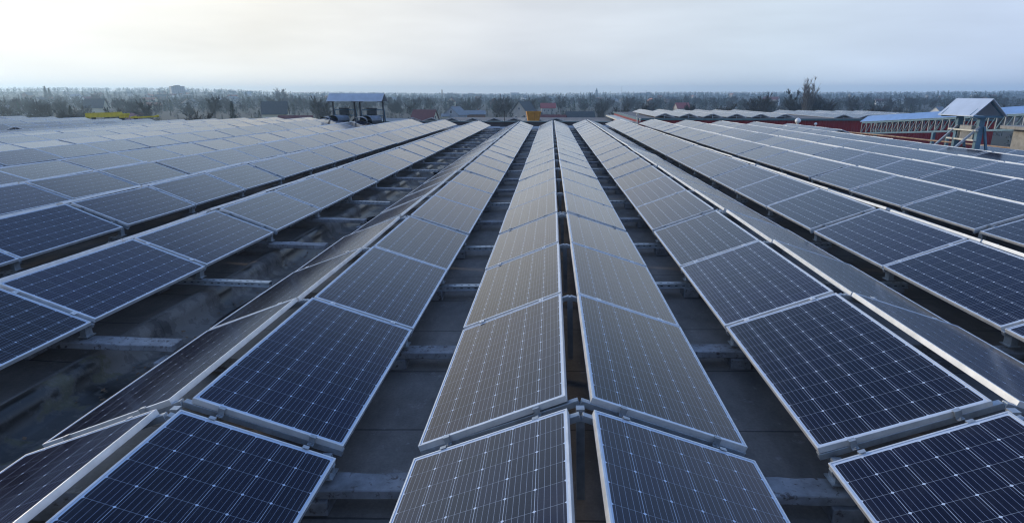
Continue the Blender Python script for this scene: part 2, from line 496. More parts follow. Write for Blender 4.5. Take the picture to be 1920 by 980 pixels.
me = mb.mesh('roof_deck', [BITUMEN], smooth=False)
bm = bmesh.new(); bm.from_mesh(me); bmesh.ops.remove_doubles(bm, verts=bm.verts, dist=1e-4); bm.to_mesh(me); bm.free()
me.polygons.foreach_set('use_smooth', [True]*len(me.polygons))
put('roof_deck', me, fb)
mb = MB()
for (a, b) in (((-46, -14), (22, -14)), ((22, -14), (22, 49)), ((22, 49), (-46, 49)), ((-46, 49), (-46, -14))):
    za, zb = deck_z(*a) - .02, deck_z(*b) - .02
    n = 30
    for i in range(n):
        f0, f1 = i/n, (i+1)/n
        p0 = (a[0]+(b[0]-a[0])*f0, a[1]+(b[1]-a[1])*f0); p1 = (a[0]+(b[0]-a[0])*f1, a[1]+(b[1]-a[1])*f1)
        mb.poly([(*p0, -0.5), (*p1, -0.5), (*p1, deck_z(*p1)-.01), (*p0, deck_z(*p0)-.01)])
put('wall', mb.mesh('wall', [WALLDARK]), fb)
# far parapet with metal coping, galvanised strip at its foot
mb = MB(); mc = MB(); mf = MB()
xs = [-46 + i*2 for i in range(35)]; xs[-1] = 22
PZT = CAMZ - 2.10
for x0, x1 in zip(xs[:-1], xs[1:]):
    if x0 > 5: continue
    z0 = deck_z(x0, 48.4) + .005; z1 = deck_z(x1, 48.4) + .005
    t0 = min(z0, z1) + .42
    t0 = (z0+z1)/2 + .40
    mb.box((x0+.001, 48.4, min(z0, z1)-.3), (x1-.001, 48.75, PZT - .002*abs(x0)))
    mc.box((x0+.004, 48.32, PZT - .002*abs(x0)), (x1-.004, 48.85, PZT + .05 - .002*abs(x0)))
    mf.box((x0+.004, 48.18, min(z0, z1)+.01), (x1-.004, 48.395, max(z0, z1)+.13))
w = put('parapet', mb.mesh('parapet', [WALLDARK]), fb); put('coping', mc.mesh('coping', [COPING]), w); put('flashing', mf.mesh('flashing', [ZINC]), w)

# ------------------------------------------------------------------ sleepers / rails crossing the valleys
def seam_y(k):                               # seam after panel k (between k and k+1); k may be 0
    y0 = ystart(k) + PL_; y1 = ystart(k+1)
    return (y0+y1)/2
def plank_mesh(L, seed):
    r = random.Random(seed)
    mb = MB(); n = 10
    W2, H = 0.092, 0.065
    for i in range(n):
        x0, x1 = -L/2 + L*i/n, -L/2 + L*(i+1)/n
        mb.box((x0, -W2, -H), (x1, W2, 0))
    me = mb.mesh('plank', [PLANK])
    bm = bmesh.new(); bm.from_mesh(me)
    bmesh.ops.remove_doubles(bm, verts=bm.verts, dist=1e-5)
    dl = [f for f in bm.faces if abs(f.normal.x) > .9 and abs(abs(f.calc_center_median().x) - L/2) > 1e-3]
    bmesh.ops.delete(bm, geom=dl, context='FACES')
    for v in bm.verts: v.co.y += r.uniform(-.006, .006); v.co.z += r.uniform(-.004, .004)
    bmesh.ops.recalc_face_normals(bm, faces=bm.faces)
    bmesh.ops.bevel(bm, geom=[e for e in bm.edges if e.is_manifold and e.calc_face_angle(0) > .5], offset=.006, segments=1, affect='EDGES')
    bm.to_mesh(me); bm.free()
    return me
def channel_mesh(L):
    mb = MB(); w, h, t = 0.05, 0.05, 0.004
    mb.box((-L/2, -w, -t), (-0.0+L/2, w, 0))
    mb.box((-L/2, -w, -h), (L/2, -w+t, -t)); mb.box((-L/2, w-t, -h), (L/2, w, -t))
    mb.box((-L/2, -w-.02, -h-t), (L/2, -w+t, -h)); mb.box((-L/2, w-t, -h-t), (L/2, w+.02, -h))
    n = int(L/0.09)
    for i in range(n):                       # slots punched in web and face
        x = -L/2 + .045 + i*.09
        mb.box((x-.015, -.008, .0002), (x+.015, .008, .0010), 1)
        mb.box((x-.015, -w-.0012, -.03), (x+.015, -w-.0002, -.02), 1)
    return mb.mesh('channel', [GALV, RUBBER])
def pad_mesh():
    mb = MB(); mb.box((-.09, -.12, -.0), (.09, .12, .09)); return mb.mesh('pad', [PLANK], bevel=.005)
ME_PAD = pad_mesh()
PLANKS = {}; CHAN = {}
def sleeper(kind, xa, xb, y, lab, group, top=.165, pads=(-1, 1)):
    L = round(xb - xa, 2)
    za, zb = deck_z(xa, y) + top, deck_z(xb, y) + top
    ang = -math.atan2(zb - za, L)
    if kind == 'plank':
        key = (L, int(y*7) % 3)
        if key not in PLANKS: PLANKS[key] = plank_mesh(L, hash(key) % 999)
        me = PLANKS[key]; nm = 'plank'
    else:
        if L not in CHAN: CHAN[L] = channel_mesh(L)
        me = CHAN[L]; nm = 'channel'
    name = 'support_plank' if kind == 'plank' else 'support_channel'
    t = thing(name, lab, 'support beam', ((xa+xb)/2, y, (za+zb)/2), (0, ang, random.gauss(0, .008)), group)
    put(nm, me, t)
    H = .065 if kind == 'plank' else .054
    gapz = top - H
    for sx in pads:
        p = put('pad', ME_PAD, t, (sx*(L/2-.16), 0, -H - .09*(gapz/.09))); p.scale = (1, 1, gapz/.09)

def between(t0, t1):
    def nm(t): return 'central' if t == 0 else (f'{"" if abs(t)==1 else ORD[abs(t)-1]+" "}left' if t < 0 else f'{"" if t==1 else ORD[t-1]+" "}right')
    return f'{nm(t0)} and {nm(t1)} ridges'
def outer_x(t, s):
    xr, zr, a = T[t]
    return xr + s*(GAP/2 + PW*math.cos(TH))
for (t0, t1) in ((-3,-2), (-1, 0), (0, 1), (1, 2), (2, 3), (3, 4)):
    xa, xb = outer_x(t0, 1) - .30, outer_x(t1, -1) + .30
    for k in range(0, 21):
        if k > 12 and (t0, t1) in ((-3,-2), (3, 4)): continue
        kind = 'plank' if k % 3 in (0, 1) else 'channel'
        if (t0, t1) == (1, 2) and k == 3: kind = 'channel'
        if k in (3,): kind = 'channel'
        w = 'weathered plank' if kind == 'plank' else 'slotted steel channel'
        sleeper(kind, xa, xb, seam_y(k) - .02, f'{w}, {ORD[k]} nearest across the gap between the {between(t0, t1)}', 'beams crossing the gaps between panel rows')
for k in range(0, 21):
    yy = seam_y(k)
    kind = 'channel' if k % 3 == 2 else 'plank'
    sleeper(kind, -5.30, -3.60 + random.uniform(-.03, .05), yy - .05, f'beam jutting over the wide gutter from its left side, {ORD[k]} nearest', 'beams jutting over the wide gutter', top=.19, pads=(-1,))
    if k % 2 == 1 or k < 5:
        sleeper('plank', -3.72 + random.uniform(-.05, .05), -2.55, yy - .20, f'low plank on the gutter\'s right side, {ORD[k]} nearest', 'low planks on the gutter right side', top=.085)

# ------------------------------------------------------------------ mounting frames under the panels
def rafter_mesh(s):
    mb = MB()
    mb.box((0.0, -.021, -.042), (PW + .06, .021, 0))
    return mb.mesh('rafter', [GALV], bevel=.002)
ME_RAFT = rafter_mesh(1)
mb = MB(); mb.box((-.025, -.025, -.62), (.025, .025, 0)); ME_POST = mb.mesh('post', [GALV])
mb = MB(); mb.box((-.03, -.045, -.12), (.03, .045, 0)); mb.box((-.05, -.06, -.128), (.05, .06, -.12)); ME_FOOT = mb.mesh('foot', [GALV])
def clamp_mid():
    mb = MB()
    mb.box((-.022, -.026, .0005), (.022, .026, .0030)); mb.tube([(0,0,.003), (0,0,.009)], .006, 6, 0)
    return mb.mesh('clamp', [ALU])
def clamp_end():
    mb = MB()
    mb.box((-.020, -.010, .0005), (.020, .018, .0030)); mb.box((-.020, .0155, -.046), (.020, .018, .0004)); mb.box((-.020, .018, -.046), (.020, .040, -.043))
    mb.tube([(0,.030,-.044), (0,.030,-.034)], .006, 6, 0)
    return mb.mesh('clamp', [GALV])
ME_CM, ME_CE = clamp_mid(), clamp_end()

def mount(t, y, ys, mid, lab, far=False, xz=None):
    xr, zr, a = T[t] if xz is None else (*xz, 0.0)
    z = zr + CAMZ + SY*(y-5) if xz is None else zr
    m = thing('mounting_frame', lab, 'mounting frame', (xr, y, z), (0, -a, 0), 'mounting frames under the panel ridges')
    for s in (-1, 1):
        # rafter begins at the open ridge gap and slopes down under the frame ends
        top = Vector((s*0.012, 0, -.0425 + (GAP/2)*math.tan(TH)*0.92))
        for dy in ys:
            r = put('rafter', ME_RAFT, m, (top.x, dy, top.z - .003 - .0012*abs(s+1)), (0, TH if s > 0 else PI - TH, 0))
            if s < 0: r.rotation_euler = (0, TH, PI)
        if not far:
            put('foot', ME_FOOT, m, (s*(GAP/2 + PW*math.cos(TH) - .10), 0, -(PW-.10)*math.sin(TH) - .075))
            for u in (.20, .80):
                cx = s*(GAP/2 + u*PW*math.cos(TH)); cz = -u*PW*math.sin(TH)
                if mid: put('clamp', ME_CM, m, (cx, 0, cz), (0, s*TH, 0))
                else:
                    put('clamp', ME_CE, m, (cx, -BG/2, cz), (0, s*TH, 0)); c = put('clamp', ME_CE, m, (cx, BG/2, cz), (0, s*TH, 0)); c.scale = (1, -1, 1)
    put('post', ME_POST, m, (0, 0, -.03))
for t in range(-3, 5):
    for k in range(0, 22):
        y = seam_y(k) if k < 21 else ystart(21) + PL_ - .03
        mid = k % 3 != 0
        far = k > 9
        lab = f'mounting frame under {tent_phrase(t)}, {ORD[k]} nearest to the viewer'
        ys = (0,) if mid or far else (-.085, .085)
        mount(t, y, ys, mid, lab, far)
for t, j in ((-11, 13), (-12, 16), (7, 18)):
    mount(t, ystart(j) + .05, (0,), False, f'mounting frame closing the near end of {tent_phrase(t)}', True)
for i, k in enumerate(B2K):
    mount(0, B2Y + .05, (0,), False, f'mounting frame at the near end of the {ORD[i]} ridge above the red wall', True, (11.75 + 2.42*k, B2Z - 0.012*k - .03))
for i, x in enumerate(REARX):
    t = thing('ridge_frame', f'{ORD[i]} low gabled frame from the left on the rear roof', 'roof frame', (x, 69.0, REARZ), group='low gabled frames on the rear roof')
    for s_ in (-1, 1):
        mb = MB()
        for y in (0, 1.2): mb.bar((0, y, -.02), (s_*.98, y, -.36), .05, .05, 0, Vector((0,1,0)))
        put('rafter', mb.mesh('rafter', [GALV]), t)
        mb = MB(); mb.box((s_*.90-.03, -.02, -.80), (s_*.90+.03, .04, -.36)); mb.box((s_*.90-.03, 1.18, -.80), (s_*.90+.03, 1.24, -.36)); put('leg', mb.mesh('leg', [DARKSTEEL]), t)
    mb = MB(); mb.box((-.03, .03, -.08), (.03, 1.17, -.03)); put('purlin', mb.mesh('purlin', [GALV]), t)
    mb = MB(); mb.poly([(-.93, .5, -.40), (.93, .5, -.40), (0, .5, -.09)]); mb.poly([(0, .53, -.09), (.93, .53, -.40), (-.93, .53, -.40)]); mb.box((-.93, .49, -.55), (.93, .54, -.401)); put('dark_infill', mb.mesh('dark_infill', [DARKSTEEL]), t)  # dark sheet added to stand in for the dim interior of the open frame

rc = random.Random(4)
def cable(x0, y0, y1, lab, amp=.12, r=.011, coil=None):
    pts = []; n = int((y1-y0)/.12); ph = rc.uniform(0, 6)
    for i in range(n+1):
        y = y0 + (y1-y0)*i/n
        x = x0 + amp*math.sin(y*1.3+ph) + amp*.5*math.sin(y*3.1+ph*2)
        pts.append((x, y, deck_z(x, y) + r + .012 + (-.20 if -4.25 < x < -3.55 else 0)))
    if coil:
        cx, cy_, cr = coil
        for i in range(70):
            a = i*.42; q = cr*(1 + .12*math.sin(i*.7))
            pts.append((cx + q*math.cos(a), cy_ + q*math.sin(a), deck_z(cx, cy_) + .02 + i*.0006 + (-.20 if -4.25 < cx < -3.55 else 0)))
    mb = MB(); mb.tube(pts, r, 6)
    tag(put('cable', mb.mesh('cable', [RUBBER], smooth=True)), lab, 'cable')
cable(-3.95, 5.9, 12.5, 'black cable winding along the wide gutter floor', .10, .014, (-3.85, 12.9, .22))
cable(-3.80, 13.5, 21.0, 'black cable ending in a coil farther along the wide gutter', .14, .016, (-3.9, 21.3, .26))

rl = random.Random(12); mb = MB()
for i in range(900):
    y = rl.uniform(2.2, 24); x = -3.9 + rl.gauss(0, .28)
    if not -4.3 < x < -3.25: continue
    z = deck_z(x, y) + (-.205 if x < -3.55 else -.10) + .035
    a = rl.uniform(0, 6.3); q = rl.uniform(.012, .035)
    u_ = Vector((math.cos(a), math.sin(a), rl.uniform(-.3,.3)))*q; w_ = Vector((-math.sin(a), math.cos(a), rl.uniform(-.3,.3)))*q*.55
    p_ = Vector((x, y, z)); mb.poly([p_-u_, p_+w_, p_+u_, p_-w_])
o = put('leaf_litter', mb.mesh('leaf_litter', [simple('dead_leaves', (.16,.10,.06), .9, 0, .5, 6, True)])); tag(o, 'dead leaves and grit lying along the wide gutter', 'litter', kind='stuff')

# ------------------------------------------------------------------ buildings behind
b2 = thing('red_factory', 'long low factory with dark red wall and rows of panels on top', 'building')
def block(parent, x0, x1, y0, y1, z0, z1, wm, rm, edge=.25, em=COPING):
    mb = MB(); mb.box((x0, y0, z0), (x1, y1, z1)); put('wall', mb.mesh('wall', [wm]), parent)
    mb = MB(); mb.box((x0-.1, y0-.12, z1+.002), (x1+.1, y1+.1, z1+.12)); r = put('roof', mb.mesh('roof', [rm]), parent)
    mb = MB()
    mb.box((x0-.13, y0-.16, z1-.02), (x1+.13, y0-.122, z1+.17)); mb.box((x0-.14, y0-.121, z1-.02), (x0-.103, y1+.1, z1+.17))
    put('fascia', mb.mesh('fascia', [em]), r)
block(b2, 8.8, 43.0, 62.0, 86.0, -.5, CAMZ - 2.47, RED, BITUMEN)
b3 = thing('rear_factory', 'low dark factory behind the far parapet with small pitched panel ridges', 'building')
block(b3, -14.0, 7.4, 68.0, 86.0, -.5, CAMZ - 3.25, WALLDARK, BITUMEN)
# ledge with pale posts along the red factory's left edge
mb = MB(); mb.box((7.5, 61.0, CAMZ-2.85), (8.66, 84, CAMZ-2.70)); mb.box((7.62, 60.9, CAMZ-2.95), (8.6, 61.0, CAMZ-2.6))
put('ledge', mb.mesh('ledge', [CREAM]), b2)
for i in range(11):
    y = 61.6 + i*2.1
    mb = MB(); mb.tube([(0,0,0), (0,0,.16), (0,0,.20), (0,0,.30), (0,0,.34)], [.06, .05, .11, .12, .03], 8)
    o = put('small_ventilator', mb.mesh('small_ventilator', [CREAM], smooth=True), None, (8.9, y, CAMZ-2.61))
    tag(o, f'small cream vent cap on the ledge by the red wall, {ORD[i]} nearest', 'ventilator', 'cream vent caps along the ledge')

# a short post on the far parapet and one slim pole by the red factory
mb = MB(); mb.tube([(0,0,0), (0,0,1.6)], [.05, .04], 8); mb.box((-.09,-.09,1.5), (.09,.09,1.66))
p = at_y(1194.5, 230, 58.0); o = put('lamp_pole', mb.mesh('lamp_pole', [CREAM]), None, (p.x, 58.0, CAMZ-3.4)); tag(o, 'thin pale pole standing before the red wall near its left end', 'pole')
mb = MB(); mb.tube([(0,0,0), (0,0,.75)], .03, 6); mb.box((-.05,-.05,.7), (.05,.05,.78))
p = at_y(946, 226, 48.6); o = put('parapet_post', mb.mesh('parapet_post', [DARKSTEEL]), None, (p.x, 48.58, PZT+.045)); tag(o, 'short dark post standing on the far parapet', 'post')

# ochre hopper crate on the parapet
p = at_y(1000, 222, 68.4)
hop = thing('flared_crate', 'ochre plywood crate flared towards its open top beyond the far parapet', 'crate', (p.x, 68.4, CAMZ-3.1), (0,0,R_(8)))
mb = MB()
def frustum(mb, a0, b0, a1, b1, z0, z1, mi=0, th=.03):
    lo = [(-a0,-b0,z0),(a0,-b0,z0),(a0,b0,z0),(-a0,b0,z0)]; hi = [(-a1,-b1,z1),(a1,-b1,z1),(a1,b1,z1),(-a1,b1,z1)]
    li = [(x*(1-th/abs(x)), y*(1-th/abs(y)), z+th) for x,y,z in lo]; hi2 = [(x*(1-th/abs(x)), y*(1-th/abs(y)), z) for x,y,z in hi]
    for k in range(4):
        k2=(k+1)%4
        mb.poly([lo[k],lo[k2],hi[k2],hi[k]],mi); mb.poly([li[k2],li[k],hi2[k],hi2[k2]],mi); mb.poly([hi[k],hi[k2],hi2[k2],hi2[k]],mi)
    mb.poly(list(reversed(lo)),mi); mb.poly(li,mi)
frustum(mb, .56, .45, .80, .63, 0, 1.28); put('body', mb.mesh('body', [OCHRE]), hop)
mb = MB()
for x in (-.38, .05, .36):
    mb.bar((x*1.4, -.475, .02), (x*1.95, -.655, 1.27), .06, .02, 0, Vector((0,1,0)))
put('batten', mb.mesh('batten', [simple('dark_ochre', (.36,.15,.03))]), hop)

# ------------------------------------------------------------------ service shelters
def shelter_unit(m, ox, L=1.0, H=2.05, near=True):
    pass
def fan_box(parent, loc, w=.8):
    mb = MB(); mb.box((-w/2, -.22, 0), (w/2, .22, .46)); mb.box((-w/2+.12, -.18, .48), (w/2-.08, .18, .62))
    u = put('equipment_box', mb.mesh('equipment_box', [GREY], bevel=.015), parent, loc)
    mb = MB()
    for i in range(7): mb.box((-w/2+.06, -.226, .05+i*.055), (w/2-.22, -.2205, .075+i*.055))
    mb.box((w/2-.17, -.228, .06), (w/2-.04, -.2205, .40))
    put('louvre', mb.mesh('louvre', [DARKSTEEL]), u)
def hose(parent, pts, r=.04):
    mb = MB(); mb.tube(pts, r, 8); put('hose', mb.mesh('hose', [RUBBER], smooth=True), parent)

# right: ridge along Y, two A-frames, roof of two slopes, seen from its near-left
p = at_y(1862, 185, 23.9)
SR = thing('service_shelter', 'metal gabled shelter on angled legs with grey box, beside the conveyor', 'shelter', (p.x, 24.9, p.z - 2.45))
HR = 2.45
def slope_roof(parent, L, half, drop, H, mat, t=.03, name='roof'):
    mb = MB()
    for s in (-1, 1):
        a = [(0, -L/2, H), (0, L/2, H), (s*half, L/2, H-drop), (s*half, -L/2, H-drop)]
        b = [(x, y, z - t) for x, y, z in a]
        if s > 0: a = list(reversed(a)); b = list(reversed(b))
        mb.poly(a)
        mb.poly(list(reversed(b)))
        for k in range(4):
            k2 = (k+1) % 4
            mb.poly([a[k2], a[k], b[k], b[k2]])
    return put(name, mb.mesh(name, [mat]), parent)
rf = slope_roof(SR, 2.1, .61, .62, HR, ZINC)
mb = MB()
for y in (-.85, .85):
    mb.bar((-.60, y, HR-.66), (.60, y, HR-.66), .05, .08); mb.bar((0, y, HR-.06), (-.58, y, HR-.62), .04, .06); mb.bar((0, y, HR-.06), (.58, y, HR-.62), .04, .06)
put('truss', mb.mesh('truss', [STEELBLUE]), rf)
for y in (-.62, .62):
    mb = MB(); mb.box((-.10, -.08, -.2), (.10, .08, HR-.66)); 
    put('column', mb.mesh('column', [STEELBLUE], bevel=.006), SR, (0, y, 0))
    for s, x1, z1 in ((-1, -1.3, .15), (1, .45, .0)):
        mb = MB(); mb.bar((s*.09, y-.10, 1.42), (x1, y-.12, z1), .08, .07); put('brace', mb.mesh('brace', [GALV if s < 0 else STEELBLUE]), SR)
for z in (.88, 1.24):
    mb = MB(); mb.box((-.27, -.82, z), (-.16, .82, z+.06)); put('cross_beam', mb.mesh('cross_beam', [CREAM], bevel=.004), SR)
u = thing('x', None, None); bpy.data.objects.remove(u)
mb = MB(); mb.box((-.13, -.50, .90), (.20, .42, 1.28)); mb.box((-.12, -.34, 1.285), (.16, .36, 1.44)); eb = put('equipment_box', mb.mesh('equipment_box', [GREY], bevel=.012), SR)
mb = MB()
for i in range(7): mb.box((-.136, -.42, .96+i*.04), (-.1305, .18, .975+i*.04))
mb.box((-.138, .24, .94), (-.1305, .36, 1.22)); put('louvre', mb.mesh('louvre', [DARKSTEEL]), eb)
hose(SR, [(-.1, .5, 0), (-.1, .5, .35), (-.12, .25, .55), (-.1, -.1, .58), (-.05, -.3, .4), (0, -.35, 0)], .06)
mb = MB()
for s, ys in ((-1, 1.0), (1, 1.4)):
    mb.tube([(-.9+.0, ys*.0 + .9, .05), (-.5, .75, .28), (0, .7, .36), (.5, .75, .28), (.9, .9, .02)], .09, 8)
put('duct', mb.mesh('duct', [DARKSTEEL], smooth=True), SR)

# left: two bays, ridge across the view
pl = at_y(617, 174, 45.2); pr_ = at_y(720.5, 176.5, 44.6)
wid = (Vector((pr_.x, pr_.y, 0)) - Vector((pl.x, pl.y, 0))).length
c = (pl + pr_)/2
ang = math.atan2(pr_.y - pl.y, pr_.x - pl.x)
HL = 2.30
SL = thing('service_shelter', 'blue roofed double shelter with two dark fan units beyond the left panels', 'shelter', (c.x, c.y, c.z - HL), (0, 0, ang + PI/2))
rf = slope_roof(SL, wid, .55, .55, HL, PALEBLUE)
mb = MB()
for y in (-wid/2+.35, -.25, .2, wid/2-.1):
    mb.bar((-.5, y, HL-.60), (.5, y, HL-.60), .05, .07)
put('truss', mb.mesh('truss', [DARKSTEEL]), rf)
def yy(px): return -((px - 669)/103.0)*wid     # local y runs to the left of the view
for px0, px1 in ((623, 664), (674, 717)):
    for px in (px0, px1):
        y = yy(px)
        mb = MB(); mb.bar((.0, y, HL-.62), (0, y, -.1), .09, .09, 0, Vector((1,0,0))); put('column', mb.mesh('column', [DARKSTEEL]), SL)
        mb = MB(); mb.bar((.15, y+.02, 1.25), (.62, y+.10, -.1), .07, .06, 0, Vector((1,0,0))); put('brace', mb.mesh('brace', [STEELBLUE]), SL)
        mb = MB(); mb.bar((-.05, y-.02, 1.6), (-.55, y-.22, -.1), .07, .06, 0, Vector((1,0,0))); put('brace', mb.mesh('brace', [DARKSTEEL]), SL)
    ya, yb = yy(px0+2), yy(px1-1)
    for z in (.72, 1.12):
        mb = MB(); mb.bar((.16, ya, z), (.16, yb, z), .08, .07); put('cross_beam', mb.mesh('cross_beam', [STEELBLUE]), SL)
    ym = (ya+yb)/2
    mb = MB(); mb.box((-.2, ym-.33, .76), (.14, ym+.33, 1.08)); mb.box((-.18, ym-.36, 1.16), (.12, ym+.36, 1.26)); put('fan_unit', mb.mesh('fan_unit', [DARKSTEEL], bevel=.02), SL)
    hose(SL, [(.05, ym+.1, .74), (.08, ym+.08, .4), (.1, ym-.02, -.1)], .04)
    hose(SL, [(.08, ym+.55, -.1), (.08, ym+.50, .35), (.08, ym+.3, .6), (.06, ym-.1, .62), (.04, ym-.3, .55)], .035)
# curved metal cowls in front of it
COWLM = simple('weathered_cowl_sheet', (0.16, 0.19, 0.23), 0.5, 0.2, 0.35, 3)
def cowl(px, Y, w, h, L, lab, rz):
    p = at_y(px, 235, Y)
    z = deck_z(p.x, Y)
    hz = T[-5][1] + CAMZ - z
    t = thing('vent_cowl', lab, 'cowl', (p.x, Y, z + .0), (0, 0, rz), 'curved metal cowls beside the double shelter')
    mb = MB(); n = 12
    for i in range(n):
        a0, a1 = PI*i/n, PI*(i+1)/n
        q = lambda a, y, r=1.0: (math.cos(a)*w*r, y, hz - .15 + math.sin(a)**.8*h*r)
        mb.poly([q(a0, -L/2), q(a1, -L/2), q(a1, L/2), q(a0, L/2)]); mb.poly([q(a0, L/2, .96), q(a1, L/2, .96), q(a1, -L/2, .96), q(a0, -L/2, .96)])
    put('hood', mb.mesh('hood', [COWLM], smooth=True), t)
    mb = MB(); mb.box((-w, -L/2+.04, 0), (-w+.05, L/2-.04, hz-.15)); mb.box((w-.05, -L/2+.04, 0), (w, L/2-.04, hz-.15)); mb.box((-w+.05, L/2-.1, 0), (w-.05, L/2-.06, hz-.1))
    put('side_panel', mb.mesh('side_panel', [DARKSTEEL]), t)
cowl(612, 42.6, .36, .30, 1.5, 'pale curved cowl at the left foot of the double shelter', R_(12))
cowl(636, 43.6, .48, .36, 1.3, 'dark sided curved cowl below the left bay of the double shelter', R_(-20))
cowl(676, 42.0, .48, .30, 1.6, 'curved cowl poking up before the middle of the double shelter', R_(14))
cowl(697, 43.4, .48, .34, 1.3, 'curved cowl below the right bay of the double shelter', R_(-18))

# ------------------------------------------------------------------ conveyor gallery
pa = at_y(1617, 229, 56.0)                  # top chord, far end
da = ray(1960, 211)
pb = CAM + da * (36.0 / da.dot(FWD))        # top chord, near end (beyond the frame)
top0, top1 = Vector(pa), Vector(pb)
hgt = 0.98
CG = thing('conveyor_gallery', 'sloping steel truss conveyor gallery under a blue sheet roof', 'conveyor', top0)
dvec = top1 - top0; Lg = dvec.length; dh = Vector((dvec.x, dvec.y, 0)).normalized(); side = Vector((dh.y, -dh.x, 0))
if side.dot(CAM - top0) < 0: side = -side    # towards the camera
wg = 1.15
def G(s, sd, z): return dvec * s - side*(wg*(1-sd)) * 1.0 + Vector((0,0,z))
mb = MB()
for sd in (1, 0):
    mb.bar(G(0, sd, -.06), G(1, sd, -.06), .09, .14); mb.bar(G(0, sd, -hgt), G(1, sd, -hgt), .09, .13)
put('chord', mb.mesh('chord', [STEELBLUE]), CG)
mb = MB(); mbd = MB()
nb = 26
for i in range(nb+1):
    s0 = i/nb
    for sd in (1, 0):
        mb.bar(G(s0, sd, -.13), G(s0, sd, -hgt+.06), .07, .05)
        if i < nb:
            mbd.bar(G(s0+.004, sd, -hgt+.06), G((i+.85)/nb, sd, -.13), .05, .05)
put('post', mb.mesh('post', [GALV]), CG); put('diagonal', mbd.mesh('diagonal', [STEELBLUE]), CG)
mb = MB()
for (a, b) in ((1.12, .0), (-.12, .0)):
    pass
e1 = side*.10; e2 = -side*(wg+.10); rg = -side*(wg/2) + Vector((0,0,.52))
for q0, q1 in ((e1 + Vector((0,0,.03)), rg), (rg, e2 + Vector((0,0,.03)))):
    A = [q0 - dh*.2, q0 + dvec + dh*.2, q1 + dvec + dh*.2, q1 - dh*.2]
    B = [v - Vector((0,0,.025)) for v in A]
    mb.poly(A); mb.poly(list(reversed(B)))
    for k in range(4): mb.poly([A[(k+1)%4], A[k], B[k], B[(k+1)%4]])
put('roof', mb.mesh('roof', [BLUEROOF]), CG)
mb = MB()
F0, F1 = G(0, .93, -hgt+.10), G(1, .93, -hgt+.10); F2, F3 = G(1, .07, -hgt+.10), G(0, .07, -hgt+.10)
mb.poly([F0, F1, F2, F3]); mb.poly([v - Vector((0,0,.03)) for v in (F3, F2, F1, F0)])
put('belt', mb.mesh('belt', [RUBBER]), CG)
mb = MB()
for s in (0.02, .5, .97):
    for sd in (1, 0):
        q = G(s, sd, -hgt-.06); mb.bar(q, Vector((q.x, q.y, -top0.z - .4)), .2, .2)
put('trestle_leg', mb.mesh('trestle_leg', [STEELBLUE]), CG)

# ------------------------------------------------------------------ things along the right roof edge
mb = MB()
pts = []
for Y in range(52, 14, -4): pts.append((21.6 + .1*math.sin(Y), Y, CAMZ - 2.72 + (52-Y)*.013))
mb.tube(pts, .045, 8)
for q in pts[1::2]: mb.tube([(q[0], q[1], deck_z(21.6, q[1])-.02), q], .03, 6)
o = put('rusty_pipe', mb.mesh('rusty_pipe', [RUST], smooth=True)); tag(o, 'long rusty pipe on short stands along the right edge of the roof', 'pipe')
def vent(px, py, Y, r, lab):
    p = at_y(px, py, Y)
    t = thing('roof_vent', lab, 'roof vent', (p.x, Y, p.z))
    mb = MB(); mb.tube([(0,0,-1.2), (0,0,-r*.8)], r*.45, 12); put('pipe', mb.mesh('pipe', [WHITE], smooth=True), t)
    mb = MB()
    prf = [(-.85,.45),(-.7,.75),(-.35,.96),(0,1.0),(.35,.94),(.65,.74),(.88,.42),(1,.02)]
    mb.tube([(0,0,z*r) for z,_ in prf], [w_*r for _,w_ in prf], 16); put('dome', mb.mesh('dome', [WHITE], smooth=True), t)
    mb = MB()
    for k in range(12):
        a = 2*PI*k/12; mb.bar((math.cos(a)*r*.99, math.sin(a)*r*.99, -.35*r), (math.cos(a)*r*.80, math.sin(a)*r*.80, .65*r), .02, .012)
    put('fin', mb.mesh('fin', [GALV]), t)
vent(1496, 226.5, 50.0, .22, 'white domed turbine vent before the dark red wall')
vent(1529.5, 232.5, 49.5, .11, 'smaller white round vent right of the larger domed one')
p = at_y(1912, 275, 27.5)
CPI = thing('concrete_pier', 'rough concrete pier with a flat slab on top at the right roof edge', 'pier', (p.x+.25, 27.5, p.z-.6))
mb = MB(); mb.box((-.30,-.5,-.3), (.9,.5,1.32)); put('shaft', mb.mesh('shaft', [CONC], bevel=.02), CPI)
mb = MB(); mb.box((-.72,-.75,1.323), (1.2,.75,1.46)); put('slab', mb.mesh('slab', [CONC], bevel=.01), CPI)

# yellow crane beams beyond the left panels
p0 = at_y(164, 217, 54); p1 = at_y(238, 214.5, 53)
YC = thing('crane_beam', 'yellow box girder with thicker end block lying beyond the left panels', 'crane beam', p0)
d = p1 - p0
mb = MB(); mb.bar((0,0,0), d*.86, .30, .38); put('girder', mb.mesh('girder', [YELLOW], bevel=.01), YC)
mb = MB(); mb.bar(d*.80, d*1.02, .44, .18); mb.bar(d*.84 - Vector((0,0,.15)), d*1.0 - Vector((0,0,.15)), .36, .3); put('end_block', mb.mesh('end_block', [YELLOW], bevel=.01), YC)
mb = MB(); mb.bar(Vector((0,0,.22)), d*.84 + Vector((0,0,.22)), .36, .035); mb.box((-.06,-.2,-.3), (.10,.2,.2)); put('flange', mb.mesh('flange', [YELLOW]), YC)
mb = MB(); mb.bar(Vector((.35,-.16,0)), Vector((.55,-.16,0)), .03, .34); put('plate', mb.mesh('plate', [DARKSTEEL]), YC)
for f in (.15, .85):
    q = d*f; mb = MB(); mb.box((-.12,-.12,-p0.z+.0), (.12,.12,-.19)); put('leg', mb.mesh('leg', [DARKSTEEL]), YC, (q.x, q.y, q.z))
p0 = at_y(246, 220.8, 53); p1 = at_y(296, 218.4, 53); d = p1 - p0
